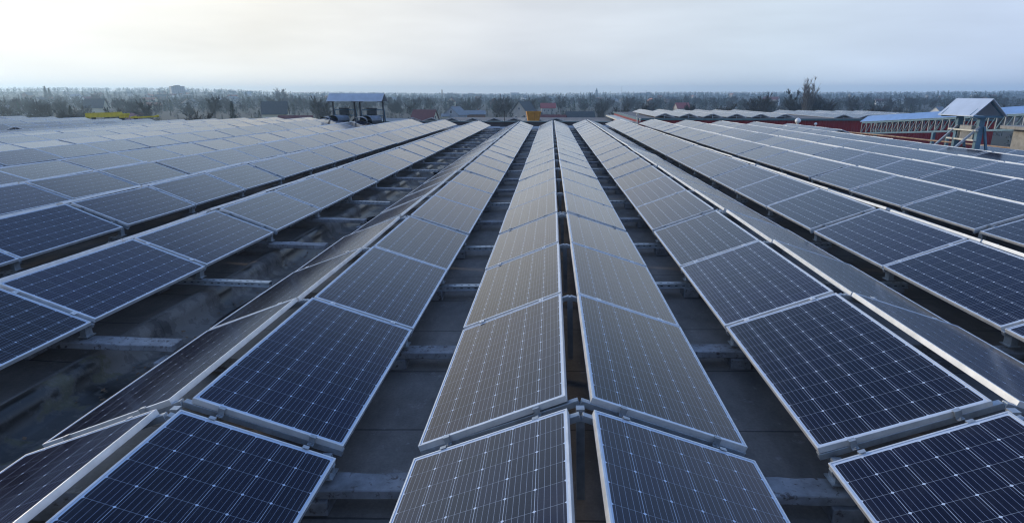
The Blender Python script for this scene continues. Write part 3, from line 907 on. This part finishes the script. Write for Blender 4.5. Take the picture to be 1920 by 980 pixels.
YB = thing('crane_jib', 'slim yellow jib with hooked tip right of the yellow girder', 'crane jib', p0)
mb = MB(); mb.bar((0,0,0), d, .14, .13); put('arm', mb.mesh('arm', [YELLOW]), YB)
mb = MB(); mb.bar(d*.92, d*1.03 + Vector((0,0,.06)), .2, .17); mb.bar((-.05,0,.02), d*.2+Vector((0,0,.08)), .16, .12); put('tip', mb.mesh('tip', [YELLOW], bevel=.01), YB)
mb = MB(); mb.box((.3,-.12,-p0.z+.0), (.55,.12,-.06)); put('mast', mb.mesh('mast', [DARKSTEEL]), YB)

# ------------------------------------------------------------------ terrain
AZ = [(-60, 14), (-45, 16), (-38, 20), (-33, 22), (-29, 18), (-24, 12), (-18, 10), (-12, 7), (-6, 4), (0, 4), (6, 7), (12, 9), (20, 10), (30, 11), (40, 12), (60, 12)]
def interp(tab, x):
    if x <= tab[0][0]: return tab[0][1]
    for (a, va), (b, vb) in zip(tab[:-1], tab[1:]):
        if x <= b: return va + (vb-va)*(x-a)/(b-a)
    return tab[-1][1]
def ss(a, b, x):
    t = min(1, max(0, (x-a)/(b-a))); return t*t*(3-2*t)
def ground_z(x, y):
    r = math.hypot(x, y); az = math.degrees(math.atan2(x, y))
    n = math.sin(x*.004+1)*math.cos(y*.0035) + .5*math.sin(x*.011+y*.007)
    return ss(500, 2300, r) * (interp(AZ, az) + 2.2*n) + ss(150, 400, r)*.4*n - 0.0
NA, radii = 180, [0, 30, 60, 100, 150, 200, 260, 330, 400, 480, 570, 670, 780, 900, 1050, 1200, 1400, 1600, 1850, 2100, 2400, 2700, 3000, 3300]
mb = MB(); vs = []; 
for r in radii:
    for k in range(NA):
        a = 2*PI*k/NA; x, y = r*math.sin(a), r*math.cos(a)
        vs.append((x, y, ground_z(x, y) if r > 1 else 0))
mb.v = vs
for i in range(1, len(radii)-1):
    for k in range(NA):
        k2 = (k+1) % NA
        mb.f.append((i*NA+k, (i+1)*NA+k, (i+1)*NA+k2, i*NA+k2)); mb.m.append(0)
for k in range(NA):
    mb.f.append((0, NA+k, NA+(k+1)%NA)); mb.m.append(0)
gm = NT('winter_ground')
P = gm.pos()
n1 = gm.noise(.012, 6, .6, P, .5); n2 = gm.noise(.15, 6, .7, P)
col = gm.ramp(n1, [(0.30, (0.024, 0.022, 0.017)), (0.48, (0.038, 0.034, 0.024)), (0.60, (0.032, 0.040, 0.020)), (0.75, (0.055, 0.046, 0.032))])
col = gm.mix(gm.math('MULTIPLY', n2, .5), col, (0.035, 0.030, 0.024))
sp_ = gm.n.new('ShaderNodeSeparateXYZ'); gm.link(P, sp_.inputs[0])
fx = gm.math('LESS_THAN', gm.math('ABSOLUTE', gm.math('SUBTRACT', sp_.outputs[0], 330)), 62)
fy = gm.math('LESS_THAN', gm.math('ABSOLUTE', gm.math('SUBTRACT', sp_.outputs[1], 425)), 60)
col = gm.mix(gm.math('MULTIPLY', fx, fy), col, (0.075, 0.115, 0.030))
gm.set(Base_Color=col, Roughness=.95)
o = put('ground', mb.mesh('ground', [gm.mat], smooth=True)); tag(o, kind='structure')

# ------------------------------------------------------------------ houses
placed = []
def house(px, r, w, d, hw, hr, rot, wall, roof, label, name='house', gable_win=True, chimney=True, group=None, dz=0):
    g = at_r(px, r); z = ground_z(g.x, g.y) + dz
    t = thing(name, label, 'house', (g.x, g.y, z - .3), (0, 0, rot), group)
    mb = MB()                                  # ridge along local x, length w; gables at +-x
    W, D = w/2, d/2
    A = [(-W,-D,0),(W,-D,0),(W,D,0),(-W,D,0)]; B = [(x,y,hw) for x,y,_ in A]
    mb.poly([A[0],A[1],B[1],B[0]]); mb.poly([A[2],A[3],B[3],B[2]])
    mb.poly([A[1],A[2],B[2],(W,0,hw+hr),B[1]]); mb.poly([A[3],A[0],B[0],(-W,0,hw+hr),B[3]])
    put('wall', mb.mesh('wall', [HWALL[wall]]), t)
    mb = MB(); ov = .5; sl = hr/D
    for s in (-1, 1):
        a = [(-W-ov, 0, hw+hr+.12), (W+ov, 0, hw+hr+.12), (W+ov, s*(D+ov), hw-sl*ov+.12), (-W-ov, s*(D+ov), hw-sl*ov+.12)]
        b = [(x,y,zz-.11) for x,y,zz in a]
        mb.poly(a if s < 0 else list(reversed(a))); mb.poly(b if s > 0 else list(reversed(b)))
        for k in range(4): mb.poly([a[(k+1)%4], a[k], b[k], b[(k+1)%4]])
    rfo = put('roof', mb.mesh('roof', [HROOF[roof]]), t)
    if chimney:
        mb = MB(); mb.box((-.35,-.35,-1.2), (.35,.35,.9)); put('chimney', mb.mesh('chimney', [HWALL['brick']]), rfo, (W*.45, D*.25, hw+hr*.8))
    if gable_win and r < 420:
        wn = []
        for sx in (-1, 1):
            for yv, zv in ((-D*.4, hw*.5), (D*.4, hw*.5), (0, hw+hr*.35)): wn.append(((sx*W, yv, zv), 'x', sx))
        for sy in (-1, 1):
            for xv in (-W*.55, 0, W*.55): wn.append(((xv, sy*D, hw*.55), 'y', sy))
        for (q, ax, sg_) in wn:
            mb = MB()
            if ax == 'x': mb.box((-.05,-.55,-.65), (.05,.55,.65))
            else: mb.box((-.55,-.05,-.65), (.55,.05,.65))
            f = put('window', mb.mesh('window', [WHITE]), t, q)
            mb = MB()
            if ax == 'x':
                for y0, y1 in ((-.47,-.03), (.03,.47)): mb.box((sg_*.052-.004, y0,-.57), (sg_*.052+.004, y1,.57))
            else:
                for x0, x1 in ((-.47,-.03), (.03,.47)): mb.box((x0, sg_*.052-.004,-.57), (x1, sg_*.052+.004,.57))
            put('pane', mb.mesh('pane', [PANE]), f)
    placed.append((px, r, max(w, d)*FPX/r/2))
    return t
house(795, 235, 8.5, 7.5, 3.0, 4.2, R_(-12), 'cream', 'maroon', 'house with steep maroon roof and cream gable behind the small ridges', dz=.3)
house(853, 255, 7.5, 7, 4.2, 3.0, R_(70), 'grey', 'grey', 'grey blue gabled house just right of the maroon roofed one', dz=1)
house(834, 252, 2.6, 4, 4.6, .8, R_(10), 'cream', 'grey', 'narrow cream annex on the left side of the grey blue house', gable_win=False, chimney=False)
house(888, 268, 9, 6, 4.6, 1.4, R_(15), 'brick', 'grey', 'brown brick house with flat pale roof right of the grey blue one', dz=.3)
house(983, 300, 9, 9, 4.6, 5.2, R_(60), 'pale', 'dark', 'tall pale house with dark steep roof behind the ochre crate')
house(1028, 380, 8.5, 7, 3.8, 2.6, R_(4), 'pale', 'red', 'pale house with bright red roof above the maroon roof', dz=1.5)
house(1038, 240, 9.5, 7.5, 2.2, 3.2, R_(-10), 'cream', 'maroon', 'low house with maroon roof right of the ochre crate')
house(1088, 250, 11, 8, 2.6, 3.6, R_(8), 'pale', 'dark', 'long house with dark roof behind the ridges right of centre', dz=.2)
house(513, 300, 10.5, 8.5, 5.0, 5.0, R_(18), 'cream', 'dark', 'house with big dark roof and cream gable left of the blue shelter')
house(550, 235, 11.5, 8, 2.4, 3.4, R_(5), 'pale', 'maroon', 'low house with dark red roof just left of the blue shelter')
house(470, 270, 9, 7, 2.0, 1.6, R_(10), 'pale', 'grey', 'low shed with pale roof left of the dark roofed house', gable_win=False, chimney=False)
house(248, 320, 6, 6, 2.8, 2.4, R_(12), 'pale', 'faded', 'house with faded red roof above the yellow crane girder')
house(176, 480, 11, 9, 5.4, 5.2, R_(15), 'cream', 'dark', 'hazy dark roofed house left of the yellow crane girder')
house(1280, 460, 9, 8, 4.0, 3.6, R_(10), 'pale', 'red', 'small house with red roof beyond the red factory panels')
house(1765, 470, 7, 6, 3.2, 2.6, R_(30), 'white', 'grey', 'small white house on the green field left of the right shelter')
house(28, 520, 20, 9, 5, 1.5, R_(6), 'white', 'grey', 'long pale low building in the haze at far left', gable_win=False, chimney=False)
house(738, 240, 12, 6, 3.2, 1.0, R_(3), 'pale', 'grey', 'low garage row with pale roof right of the blue shelter', gable_win=False, chimney=False)
rh = random.Random(21)
cols = [('pale','grey'), ('white','grey'), ('cream','orange'), ('pale','dark'), ('white','maroon'), ('brick','dark'), ('pale','orange')]
lbls = {'grey': 'distant hazy house with a grey roof among the trees', 'orange': 'distant hazy house with an orange roof among the trees', 'dark': 'distant hazy house with a dark roof among the trees', 'maroon': 'distant hazy house with a maroon roof among the trees'}
cnt = 0
for i in range(400):
    px = rh.uniform(-20, 1940); r = rh.uniform(600, 1600)
    if any(abs(px - q[0]) < q[2] + 6*FPX/r + 3 and abs(r - q[1]) < 60 for q in placed): continue
    if px > 1250 and rh.random() < .65: continue
    wl, rfc = rh.choice(cols)
    house(px, r, rh.uniform(9, 18), rh.uniform(7.5, 10), rh.uniform(3.5, 7), rh.uniform(2, 3.8), rh.uniform(0, PI), wl, rfc, lbls[rfc], gable_win=False, chimney=False, group='distant hazy houses')
    cnt += 1
    if cnt >= 70: break

# town blocks on the skyline
def tower_mat(base, dark):
    m = NT('flats_wall'); P = m.obj()
    s = m.n.new('ShaderNodeSeparateXYZ'); m.link(P, s.inputs[0])
    fz = m.math('FRACT', m.math('DIVIDE', s.outputs[2], 2.9)); fx = m.math('FRACT', m.math('DIVIDE', m.math('ADD', s.outputs[0], s.outputs[1]), 3.2))
    w = m.math('MULTIPLY', m.math('LESS_THAN', m.math('ABSOLUTE', m.math('SUBTRACT', fz, .55)), .24), m.math('LESS_THAN', m.math('ABSOLUTE', m.math('SUBTRACT', fx, .5)), .26))
    m.set(Base_Color=m.mix(w, base, dark), Roughness=.8)
    return m.mat
FLATS = tower_mat((.42,.40,.38), (.10,.11,.13)); FLATSG = tower_mat((.30,.31,.33), (.12,.13,.15)); FLATSB = tower_mat((.26,.21,.19), (.09,.09,.10))
def eff(g, r):
    return r*Vector((g.x, g.y, 0)).normalized().dot(Vector((FWD.x, FWD.y, 0)).normalized())
def tower(px, ytop, r, wpx, label, mat=FLATS, dpt=14, steps=(), name='apartment_block'):
    g = at_r(px, r); re_ = eff(g, r)/1.037; topz = CAMZ + (177 - ytop)/FPX*re_ - 1.5
    z0 = ground_z(g.x, g.y) - 1; H = topz - z0; w = wpx/FPX*re_
    t = thing(name, label, 'apartment block', (g.x, g.y, z0), (0, 0, -math.atan2(g.x, g.y) + R_(8)))
    mb = MB(); mb.box((-w/2, -dpt/2, 0), (w/2, dpt/2, H)); put('wall', mb.mesh('wall', [mat]), t)
    mb = MB(); mb.box((-w/2-.3, -dpt/2-.3, H+.003), (w/2+.3, dpt/2+.3, H+.7))
    for (a, b, h) in steps: mb.box((-w/2 + w*a, -dpt/3, H+.70), (-w/2 + w*b, dpt/3, H+.70+h))
    put('roof', mb.mesh('roof', [CONC]), t)
tower(333.5, 161.5, 1150, 22, 'tall pale apartment tower on the hazy skyline at left', FLATSG, steps=((.3,.7,1.5),), dpt=22)
tower(846.5, 175.5, 1700, 27, 'brown apartment block on the skyline just right of the chimney', FLATSB, steps=((.25,.6,2.5),))
tower(879, 176, 1900, 25, 'stepped apartment block on the skyline, second right of the chimney', FLATSB, steps=((.45,.85,3),))
tower(905, 178, 2000, 17, 'low apartment block on the skyline, third right of the chimney', FLATSB)
tower(922, 177, 2100, 12, 'narrow apartment block on the skyline, fourth right of the chimney', FLATSB)
tower(965, 173.5, 2000, 15.5, 'squat grey apartment block on the skyline above the ochre crate', FLATS)
tower(1204, 174, 2200, 33, 'broad white institution building on the skyline right of the mast', FLATS, steps=((.75,.95,3),))
tower(549, 177.5, 1900, 44, 'long low pale block on the skyline left of the blue shelter', FLATS)
def mast(px, ytop, r, rad, label, name, mat, tap=.6):
    g = at_r(px, r); z0 = ground_z(g.x, g.y) - 1; top = CAMZ + (177-ytop)/FPX*eff(g, r)/1.037
    mb = MB(); mb.tube([(0,0,0), (0,0,(top-z0)*.6), (0,0,top-z0)], [rad, rad*(1+tap)/2, rad*tap], 10)
    o = put(name, mb.mesh(name, [mat], smooth=True), None, (g.x, g.y, z0)); tag(o, label, name.replace('_', ' ').split()[-1])
mast(829, 168.5, 1500, 1.9, 'slender factory chimney standing on the skyline left of centre', 'factory_chimney', HWALL['brick'])
mast(382, 164, 1700, .55, 'thin mast on the skyline right of the pale tower', 'radio_mast', GALV)
mast(1165.5, 160.5, 2000, .75, 'thin tall mast on the skyline right of centre', 'radio_mast', GALV)
g = at_r(1118.5, 1900); z0 = ground_z(g.x, g.y) - 1; tz_ = CAMZ + (177-165.5)/FPX*1900 - z0
t = thing('church_tower', 'pointed church spire on the skyline left of the thin mast', 'church', (g.x, g.y, z0))
mb = MB(); mb.box((-4,-4,0), (4,4,tz_*.55)); put('tower', mb.mesh('tower', [HWALL['pale']]), t)
mb = MB(); mb.tube([(0,0,tz_*.55), (0,0,tz_*.7), (0,0,tz_)], [4.6, 2.6, .15], 8); put('spire', mb.mesh('spire', [HROOF['dark']]), t)

# ------------------------------------------------------------------ trees
def bare_tree(seed, H=10, spread=.42, poplar=False, twigs=900):
    r = random.Random(seed)
    tr, cr = MB(), MB()
    base = [Vector((0,0,0))]
    for i in range(1, 6): base.append(Vector((r.uniform(-.12,.12)*i*.4, r.uniform(-.12,.12)*i*.4, H*.85*i/5)))
    rad = [H*.022*(1-.17*i) for i in range(6)]
    tr.tube(base, rad, 6)
    tips = []
    nl = 24 if poplar else 11
    for k in range(nl):
        f = r.uniform(.12, .72) if poplar else r.uniform(.24, .92); a = k*2.4 + r.uniform(-.4,.4)
        p0 = base[0].lerp(base[-1], f)
        up = r.uniform(1.9, 3.0) if poplar else r.uniform(.5, 1.3)
        d = Vector((math.cos(a), math.sin(a), up)).normalized()
        L = H*spread*(1.05 - .5*abs(f-.45)) * (.9 if poplar else 1) * r.uniform(.8, 1.15)
        p1 = p0 + d*L*.5; p2 = p1 + (d + Vector((0,0,.5))).normalized()*L*.5
        tr.tube([p0, p1, p2], [H*.007, H*.004, H*.0015], 4, cap=False)
        for m in range(7):
            q = p0.lerp(p1, r.uniform(.4, 1)) if m < 3 else p1.lerp(p2, r.uniform(0, 1))
            dd = (d + Vector((r.uniform(-.8,.8), r.uniform(-.8,.8), r.uniform(-.1,1.1 if not poplar else 2)))).normalized()
            e = q + dd*L*r.uniform(.25,.5)
            tr.tube([q, e], [H*.0026, H*.0010], 3, cap=False)
            tips.append((q, e, dd))
    for i in range(twigs):
        q, e, dd = r.choice(tips)
        s = q.lerp(e, r.uniform(.1, 1.05))
        v = (dd + Vector((r.uniform(-1,1), r.uniform(-1,1), r.uniform(-.3,1.2)))*.9).normalized()*H*r.uniform(.035,.085)
        w = v.cross(Vector((r.uniform(-1,1), r.uniform(-1,1), r.uniform(-1,1)))).normalized()*H*.0036
        cr.poly([s - w, s + w, s + v])
        if i % 2 == 0:
            b = s + v*.4; v2 = (v + Vector((r.uniform(-1,1), r.uniform(-1,1), r.uniform(-.4,1)))*v.length*.8)*.7
            cr.poly([b - w*.8, b + w*.8, b + v2])
    if not poplar:                           # fine outer twigs that fill the crown's uneven, lobed volume
        lobes = [(Vector((r.uniform(-.2,.2), r.uniform(-.2,.2), r.uniform(.42,.80)))*H, r.uniform(.13,.24)*H) for _ in range(11)]
        for i in range(4200):
            c, R = r.choice(lobes)
            n_ = Vector((r.gauss(0,1), r.gauss(0,1), r.gauss(0,1))).normalized()
            p = c + n_*R*r.uniform(.35, 1.08)
            v = (n_ + Vector((r.uniform(-.7,.7), r.uniform(-.7,.7), r.uniform(-.2,.9)))).normalized()*H*r.uniform(.020,.045)
            w = v.cross(Vector((r.uniform(-1,1), r.uniform(-1,1), r.uniform(-1,1)))).normalized()*H*.0042
            cr.poly([p - w, p + w, p + v])
    return tr, cr
def conifer(seed, H=11):
    r = random.Random(seed); tr, cr = MB(), MB()
    tr.tube([(0,0,0), (0,0,H*.5), (0,0,H*.98)], [H*.02, H*.012, H*.002], 6)
    for i in range(1100):
        f = r.uniform(.08, 1)**.9; z = H*f; R = H*.20*(1-f)**.85*r.uniform(.35, 1.08) + .08
        a = r.uniform(0, 2*PI); p = Vector((math.cos(a)*R, math.sin(a)*R, z - R*.25))
        o_ = Vector((math.cos(a), math.sin(a), -.35)).normalized()*H*.045; w = Vector((-math.sin(a), math.cos(a), r.uniform(-.4,.4)))*H*.018
        cr.poly([p - w - o_*.4, p + w - o_*.4, p + o_])
    return tr, cr
VAR = []
for i in range(6):
    tr, cr = bare_tree(100+i, 10, spread=[.40,.46,.36,.5,.42,.38][i], twigs=3400)
    bk = BARK
    j = MB(); j.v = tr.v + cr.v; j.f = tr.f + [tuple(x + len(tr.v) for x in f) for f in cr.f]; j.m = [0]*len(tr.f) + [1]*len(cr.f)
    VAR.append((tr.mesh('trunk', [bk]), cr.mesh('crown', [TWIG]), j.mesh('tree', [bk, TWIG]), 'bare'))
for i in range(2):
    tr, cr = conifer(200+i)
    j = MB(); j.v = tr.v + cr.v; j.f = tr.f + [tuple(x + len(tr.v) for x in f) for f in cr.f]; j.m = [0]*len(tr.f) + [1]*len(cr.f)
    VAR.append((tr.mesh('trunk', [BARK]), cr.mesh('crown', [NEEDLE]), j.mesh('tree', [BARK, NEEDLE]), 'conifer'))
def tree(px, r, H, v, label, group=None, split=None, wide=1.0):
    g = at_r(px, r); z = ground_z(g.x, g.y)
    tm, cm, jm, kd = VAR[v]
    name = 'bare_tree' if kd == 'bare' else 'conifer_tree'
    rz = random.uniform(0, 2*PI); s = H/(10 if kd == 'bare' else 11)
    if split if split is not None else r < 260:
        o = thing(name, label, 'tree', (g.x, g.y, z - .2), (0,0,rz), group); put('trunk', tm, o); put('crown', cm, o)
    else:
        o = put(name, jm, None, (g.x, g.y, z - .2), (0,0,rz)); tag(o, label, 'tree', group)
    o.scale = (s*wide, s*wide, s)
    return o
# the tall poplar and its neighbours
tr, cr = bare_tree(77, 17, spread=.44, poplar=True, twigs=2200)
g = at_r(1517, 260)
o = thing('poplar_tree', 'tall bare poplar standing above the skyline right of centre', 'tree', (g.x, g.y, ground_z(g.x, g.y)-.2))
put('trunk', tr.mesh('trunk', [PALEBARK]), o); put('crown', cr.mesh('crown', [twig_mat('pale_twigs', (.07,.06,.052), (.12,.10,.085))]), o); o.scale = (1.0, 1.0, 1.06)
tree(1490, 270, 13.0, 0, 'broad bare tree just left of the tall poplar', split=True)
tree(1540, 262, 12.5, 4, 'bare tree with pale trunk just right of the tall poplar', split=True)
tree(1556, 275, 9.5, 3, 'rounded bare tree, second right of the tall poplar', split=True)
tree(1427, 250, 12.0, 1, 'broad brown bare tree well left of the tall poplar', split=True, wide=1.1)
tree(526, 700, 17, 3, 'tall bare tree with rounded crown on the skyline left of the shelter', split=True)
tree(1107, 700, 15, 6, 'dark conifer on the skyline left of the church spire', split=True)
tree(86, 900, 20, 6, 'taller of the two dark conifers on the skyline at far left', split=True)
tree(93, 900, 18, 7, 'shorter of the two dark conifers on the skyline at far left', split=True)
tree(600, 240, 11.0, 1, 'bare tree directly behind the left end of the blue shelter', split=True)
rt = random.Random(8)
n = 0
for i in range(3000):
    px = rt.uniform(-60, 1980)
    r = 150 + 650*rt.random()**.85
    if px > 1150: r = max(r, 190)
    x_, y_ = at_r(px, r).x, at_r(px, r).y
    blocked = False
    for (hp, hr_, hw_) in placed:
        if abs(px - hp) < hw_ + 5 and r < hr_ + 12 and hr_ < 500: blocked = True; break
        if abs(px - hp) < hw_*.8 and abs(r - hr_) < 14: blocked = True; break
    if blocked: continue
    if 268 < x_ < 392 and 365 < y_ < 485: continue
    if 1690 < px < 1780 and r < 560: continue
    if abs(px - 1517) < 12 and r < 400: continue
    H = (rt.uniform(6, 10.5) if r < 350 else rt.uniform(7, 10.5)) + (3 if rt.random() < .06 else 0)
    con = rt.random() < (.16 if px < 900 else .10)
    v = rt.choice([6, 7]) if con else rt.choice([0,1,2,3,4,5])
    band = 'just beyond the roofs' if r < 260 else ('in the middle of the hazy town' if r < 480 else 'far out in the hazy town')
    sd = 'left of the blue shelter' if px < 615 else ('between the two shelters' if px < 1770 else 'right of the right shelter')
    tree(px, r, H, v, f'{"dark conifer" if con else "bare brown tree"} {band}, {sd}', f'{"conifers" if con else "bare trees"} {band}')
    n += 1
    if n >= 285: break

# woods farther out that read as one mass
def far_mass(name, n, r0, r1, hmin, hmax, seed, label, fan=(-62, 62), k=26):
    r_ = random.Random(seed); mb = MB()
    for i in range(n):
        az = math.radians(r_.uniform(*fan)); r = math.sqrt(r_.uniform(r0*r0, r1*r1))
        x, y = r*math.sin(az), r*math.cos(az)
        if 255 < x < 405 and 355 < y < 495: continue
        z = ground_z(x, y); H = r_.uniform(hmin, hmax); W = H*r_.uniform(.28, .45)
        con = r_.random() < .15
        if con: W *= .5; H *= 1.15
        for q in range(k):
            f = r_.uniform(.12, 1); a = r_.uniform(0, 2*PI)
            rr = W*(math.sqrt(max(0, 1-((f-.5)*1.9)**2)) if not con else (1.1-f))*r_.uniform(.2, 1)
            p = Vector((x + math.cos(a)*rr, y + math.sin(a)*rr, z + H*f))
            s = H*r_.uniform(.040, .075)
            d1 = Vector((r_.uniform(-1,1), r_.uniform(-1,1), r_.uniform(-1,1))).normalized()*s
            d2 = d1.cross(Vector((r_.uniform(-1,1), r_.uniform(-1,1), r_.uniform(-1,1)))).normalized()*s*.8
            mb.poly([p - d1 - d2*.5, p + d1 - d2*.3, p + d2], 1 if con else 0)
    o = put(name, mb.mesh(name, [FARWOOD, NEEDLE])); tag(o, label, 'woodland', kind='stuff')
far_mass('nearer_woodland', 2800, 480, 1050, 5, 9.5, 31, 'hazy belt of bare trees between the town houses', k=130)
far_mass('far_woodland', 6500, 1000, 2700, 8.5, 12, 32, 'blue hazy wooded hills along the skyline', k=60)
far_mass('garden_scrub', 1300, 140, 520, 2.0, 4.2, 33, 'brown scrub and garden bushes among the houses', k=110)

# ------------------------------------------------------------------ haze box
hm = bpy.data.materials.new('haze'); hm.use_nodes = True
nt = hm.node_tree; nt.nodes.clear()
out = nt.nodes.new('ShaderNodeOutputMaterial'); pv = nt.nodes.new('ShaderNodeVolumePrincipled')
pv.inputs['Color'].default_value = (0.60, 0.82, 1.0, 1)
pv.inputs['Density'].default_value = 0.00038
pv.inputs['Anisotropy'].default_value = 0.55
nt.links.new(pv.outputs[0], out.inputs['Volume'])
mb = MB(); mb.box((-3350, -3350, -9), (3350, 3350, 52))
hz = put('haze', mb.mesh('haze', [hm])); tag(hz, kind='stuff')

# ------------------------------------------------------------------ light, sky, camera
W = bpy.data.worlds.new('World'); bpy.context.scene.world = W; W.use_nodes = True
nt = W.node_tree; N = nt.nodes; Lk = nt.links
bg = N['Background']
SUN_EL, SUN_AZ = R_(13), R_(-66)            # azimuth from +Y, negative to the left
sky = N.new('ShaderNodeTexSky'); sky.sky_type = 'NISHITA'; sky.sun_disc = False
sky.sun_elevation = SUN_EL; sky.sun_rotation = SUN_AZ; sky.air_density = 1.2; sky.dust_density = 1.2; sky.ozone_density = 2.0
tc = N.new('ShaderNodeTexCoord'); nrm = N.new('ShaderNodeVectorMath'); nrm.operation = 'NORMALIZE'; Lk.new(tc.outputs['Generated'], nrm.inputs[0])
se = N.new('ShaderNodeSeparateXYZ'); Lk.new(nrm.outputs[0], se.inputs[0])
def wm(op, a, b=None, c=None, clamp=False):
    n_ = N.new('ShaderNodeMath'); n_.operation = op; n_.use_clamp = clamp
    for i, x in enumerate((a, b, c)):
        if x is None: continue
        if isinstance(x, (int, float)): n_.inputs[i].default_value = x
        else: Lk.new(x, n_.inputs[i])
    return n_.outputs[0]
def wmix(f, a, b, typ='MIX'):
    n_ = N.new('ShaderNodeMix'); n_.data_type = 'RGBA'; n_.blend_type = typ
    for i, x in ((0, f), (6, a), (7, b)):
        if isinstance(x, (int, float)): n_.inputs[i].default_value = x
        elif isinstance(x, tuple): n_.inputs[i].default_value = (*x, 1)
        else: Lk.new(x, n_.inputs[i])
    return n_.outputs[2]
# thin milky overcast veil: warm and bright towards the sun, lavender away from it, thinning upwards
sd = N.new('ShaderNodeVectorMath'); sd.operation = 'DOT_PRODUCT'; Lk.new(nrm.outputs[0], sd.inputs[0])
sd.inputs[1].default_value = (math.sin(SUN_AZ)*math.cos(SUN_EL), math.cos(SUN_AZ)*math.cos(SUN_EL), math.sin(SUN_EL))
glow = wm('MULTIPLY_ADD', sd.outputs['Value'], .5, .5)
rp_ = N.new('ShaderNodeValToRGB'); e = rp_.color_ramp.elements
ST = [(0.0, (.50,.60,.80)), (0.40, (.58,.68,.86)), (0.55, (.63,.72,.81)), (0.73, (.71,.735,.765)), (0.88, (.90,.875,.80)), (0.96, (1.02,1.0,.93)), (1.0, (1.28,1.24,1.12))]
while len(e) < len(ST): e.new(.5)
for q, (p_, c_) in zip(e, ST): q.position = p_; q.color = (*[x/1.3 for x in c_], 1)
Lk.new(glow, rp_.inputs[0])
veil = wmix(1.0, rp_.outputs[0], (1.3,)*3, 'MULTIPLY')
# soft streaks of high cloud
mp = N.new('ShaderNodeMapping'); mp.inputs['Scale'].default_value = (1.6, 1.6, 9); Lk.new(nrm.outputs[0], mp.inputs[0])
nz = N.new('ShaderNodeTexNoise'); nz.inputs['Scale'].default_value = 1.7; nz.inputs['Detail'].default_value = 5; nz.inputs['Roughness'].default_value = .5; Lk.new(mp.outputs[0], nz.inputs['Vector'])
low = wm('POWER', 2.718, wm('MULTIPLY', wm('MAXIMUM', se.outputs[2], 0), -28.0))
streak = wm('MULTIPLY', wm('MULTIPLY_ADD', nz.outputs['Fac'], .46, .77), wm('MULTIPLY_ADD', low, .06, 1.0))
vs_ = N.new('ShaderNodeVectorMath'); vs_.operation = 'SCALE'; Lk.new(veil, vs_.inputs[0]); Lk.new(streak, vs_.inputs['Scale'])
mr = N.new('ShaderNodeMapRange'); mr.interpolation_type = 'SMOOTHERSTEP'; Lk.new(se.outputs[2], mr.inputs[0])
mr.inputs[1].default_value = 0.33; mr.inputs[2].default_value = 0.60; mr.inputs[3].default_value = 0.97; mr.inputs[4].default_value = 0.05
fac = mr.outputs[0]
VEIL_GAIN = 1.13
sk = N.new('ShaderNodeVectorMath'); sk.operation = 'SCALE'; Lk.new(sky.outputs[0], sk.inputs[0]); sk.inputs['Scale'].default_value = 0.12*10
vg = N.new('ShaderNodeVectorMath'); vg.operation = 'SCALE'; vg.inputs[0]; 
def smooth(v, a, b):
    q_ = N.new('ShaderNodeMapRange'); q_.interpolation_type = 'SMOOTHSTEP'; Lk.new(v, q_.inputs[0]); q_.inputs[1].default_value = a; q_.inputs[2].default_value = b
    return q_.outputs[0]
tinted = wmix(1.0, vs_.outputs[0], (.68, .88, 1.18), 'MULTIPLY')
Lk.new(wmix(smooth(se.outputs[2], .13, .40), vs_.outputs[0], tinted), vg.inputs[0])
lit = wm('MULTIPLY', smooth(se.outputs[2], .12, .36), smooth(glow, .66, .92))
Lk.new(wm('MULTIPLY_ADD', lit, 10*VEIL_GAIN*.32, 10*VEIL_GAIN), vg.inputs['Scale'])
upper = wmix(.75, sk.outputs[0], (2.3, 4.1, 8.6))
fin = wmix(fac, upper, vg.outputs[0])
Lk.new(fin, bg.inputs['Color']); bg.inputs['Strength'].default_value = 0.1

sl = bpy.data.lights.new('sun', 'SUN'); sl.energy = 2.0; sl.angle = R_(3); sl.color = (1.0, .86, .66)
so = bpy.data.objects.new('sun', sl); C.objects.link(so)
dirv = Vector((math.sin(SUN_AZ)*math.cos(SUN_EL), math.cos(SUN_AZ)*math.cos(SUN_EL), math.sin(SUN_EL)))
so.rotation_euler = dirv.to_track_quat('Z', 'Y').to_euler(); so.location = (0, 0, 40)

cam = bpy.data.cameras.new('camera'); co = bpy.data.objects.new('camera', cam); C.objects.link(co)
cam.sensor_width = 36; cam.lens = 36*FPX/1920; cam.clip_end = 12000; cam.clip_start = .05
M = Matrix(((RIGHT.x, UP.x, -FWD.x, 0), (RIGHT.y, UP.y, -FWD.y, 0), (RIGHT.z, UP.z, -FWD.z, CAMZ), (0,0,0,1)))
co.matrix_world = M
sc = bpy.context.scene; sc.camera = co
sc.view_settings.view_transform = 'Standard'; sc.view_settings.look = 'None'; sc.view_settings.gamma = 1; sc.view_settings.exposure = 0
sc.view_settings.use_curve_mapping = False
sc.render.resolution_x, sc.render.resolution_y = 1024, 522
sc.cycles.use_denoising = True
sc.cycles.max_bounces = 6; sc.cycles.volume_bounces = 2
sc.cycles.filter_width = 1.2
sc.cycles.use_adaptive_sampling = False
sc.cycles.denoising_prefilter = 'ACCURATE'
bpy.context.view_layer.update()
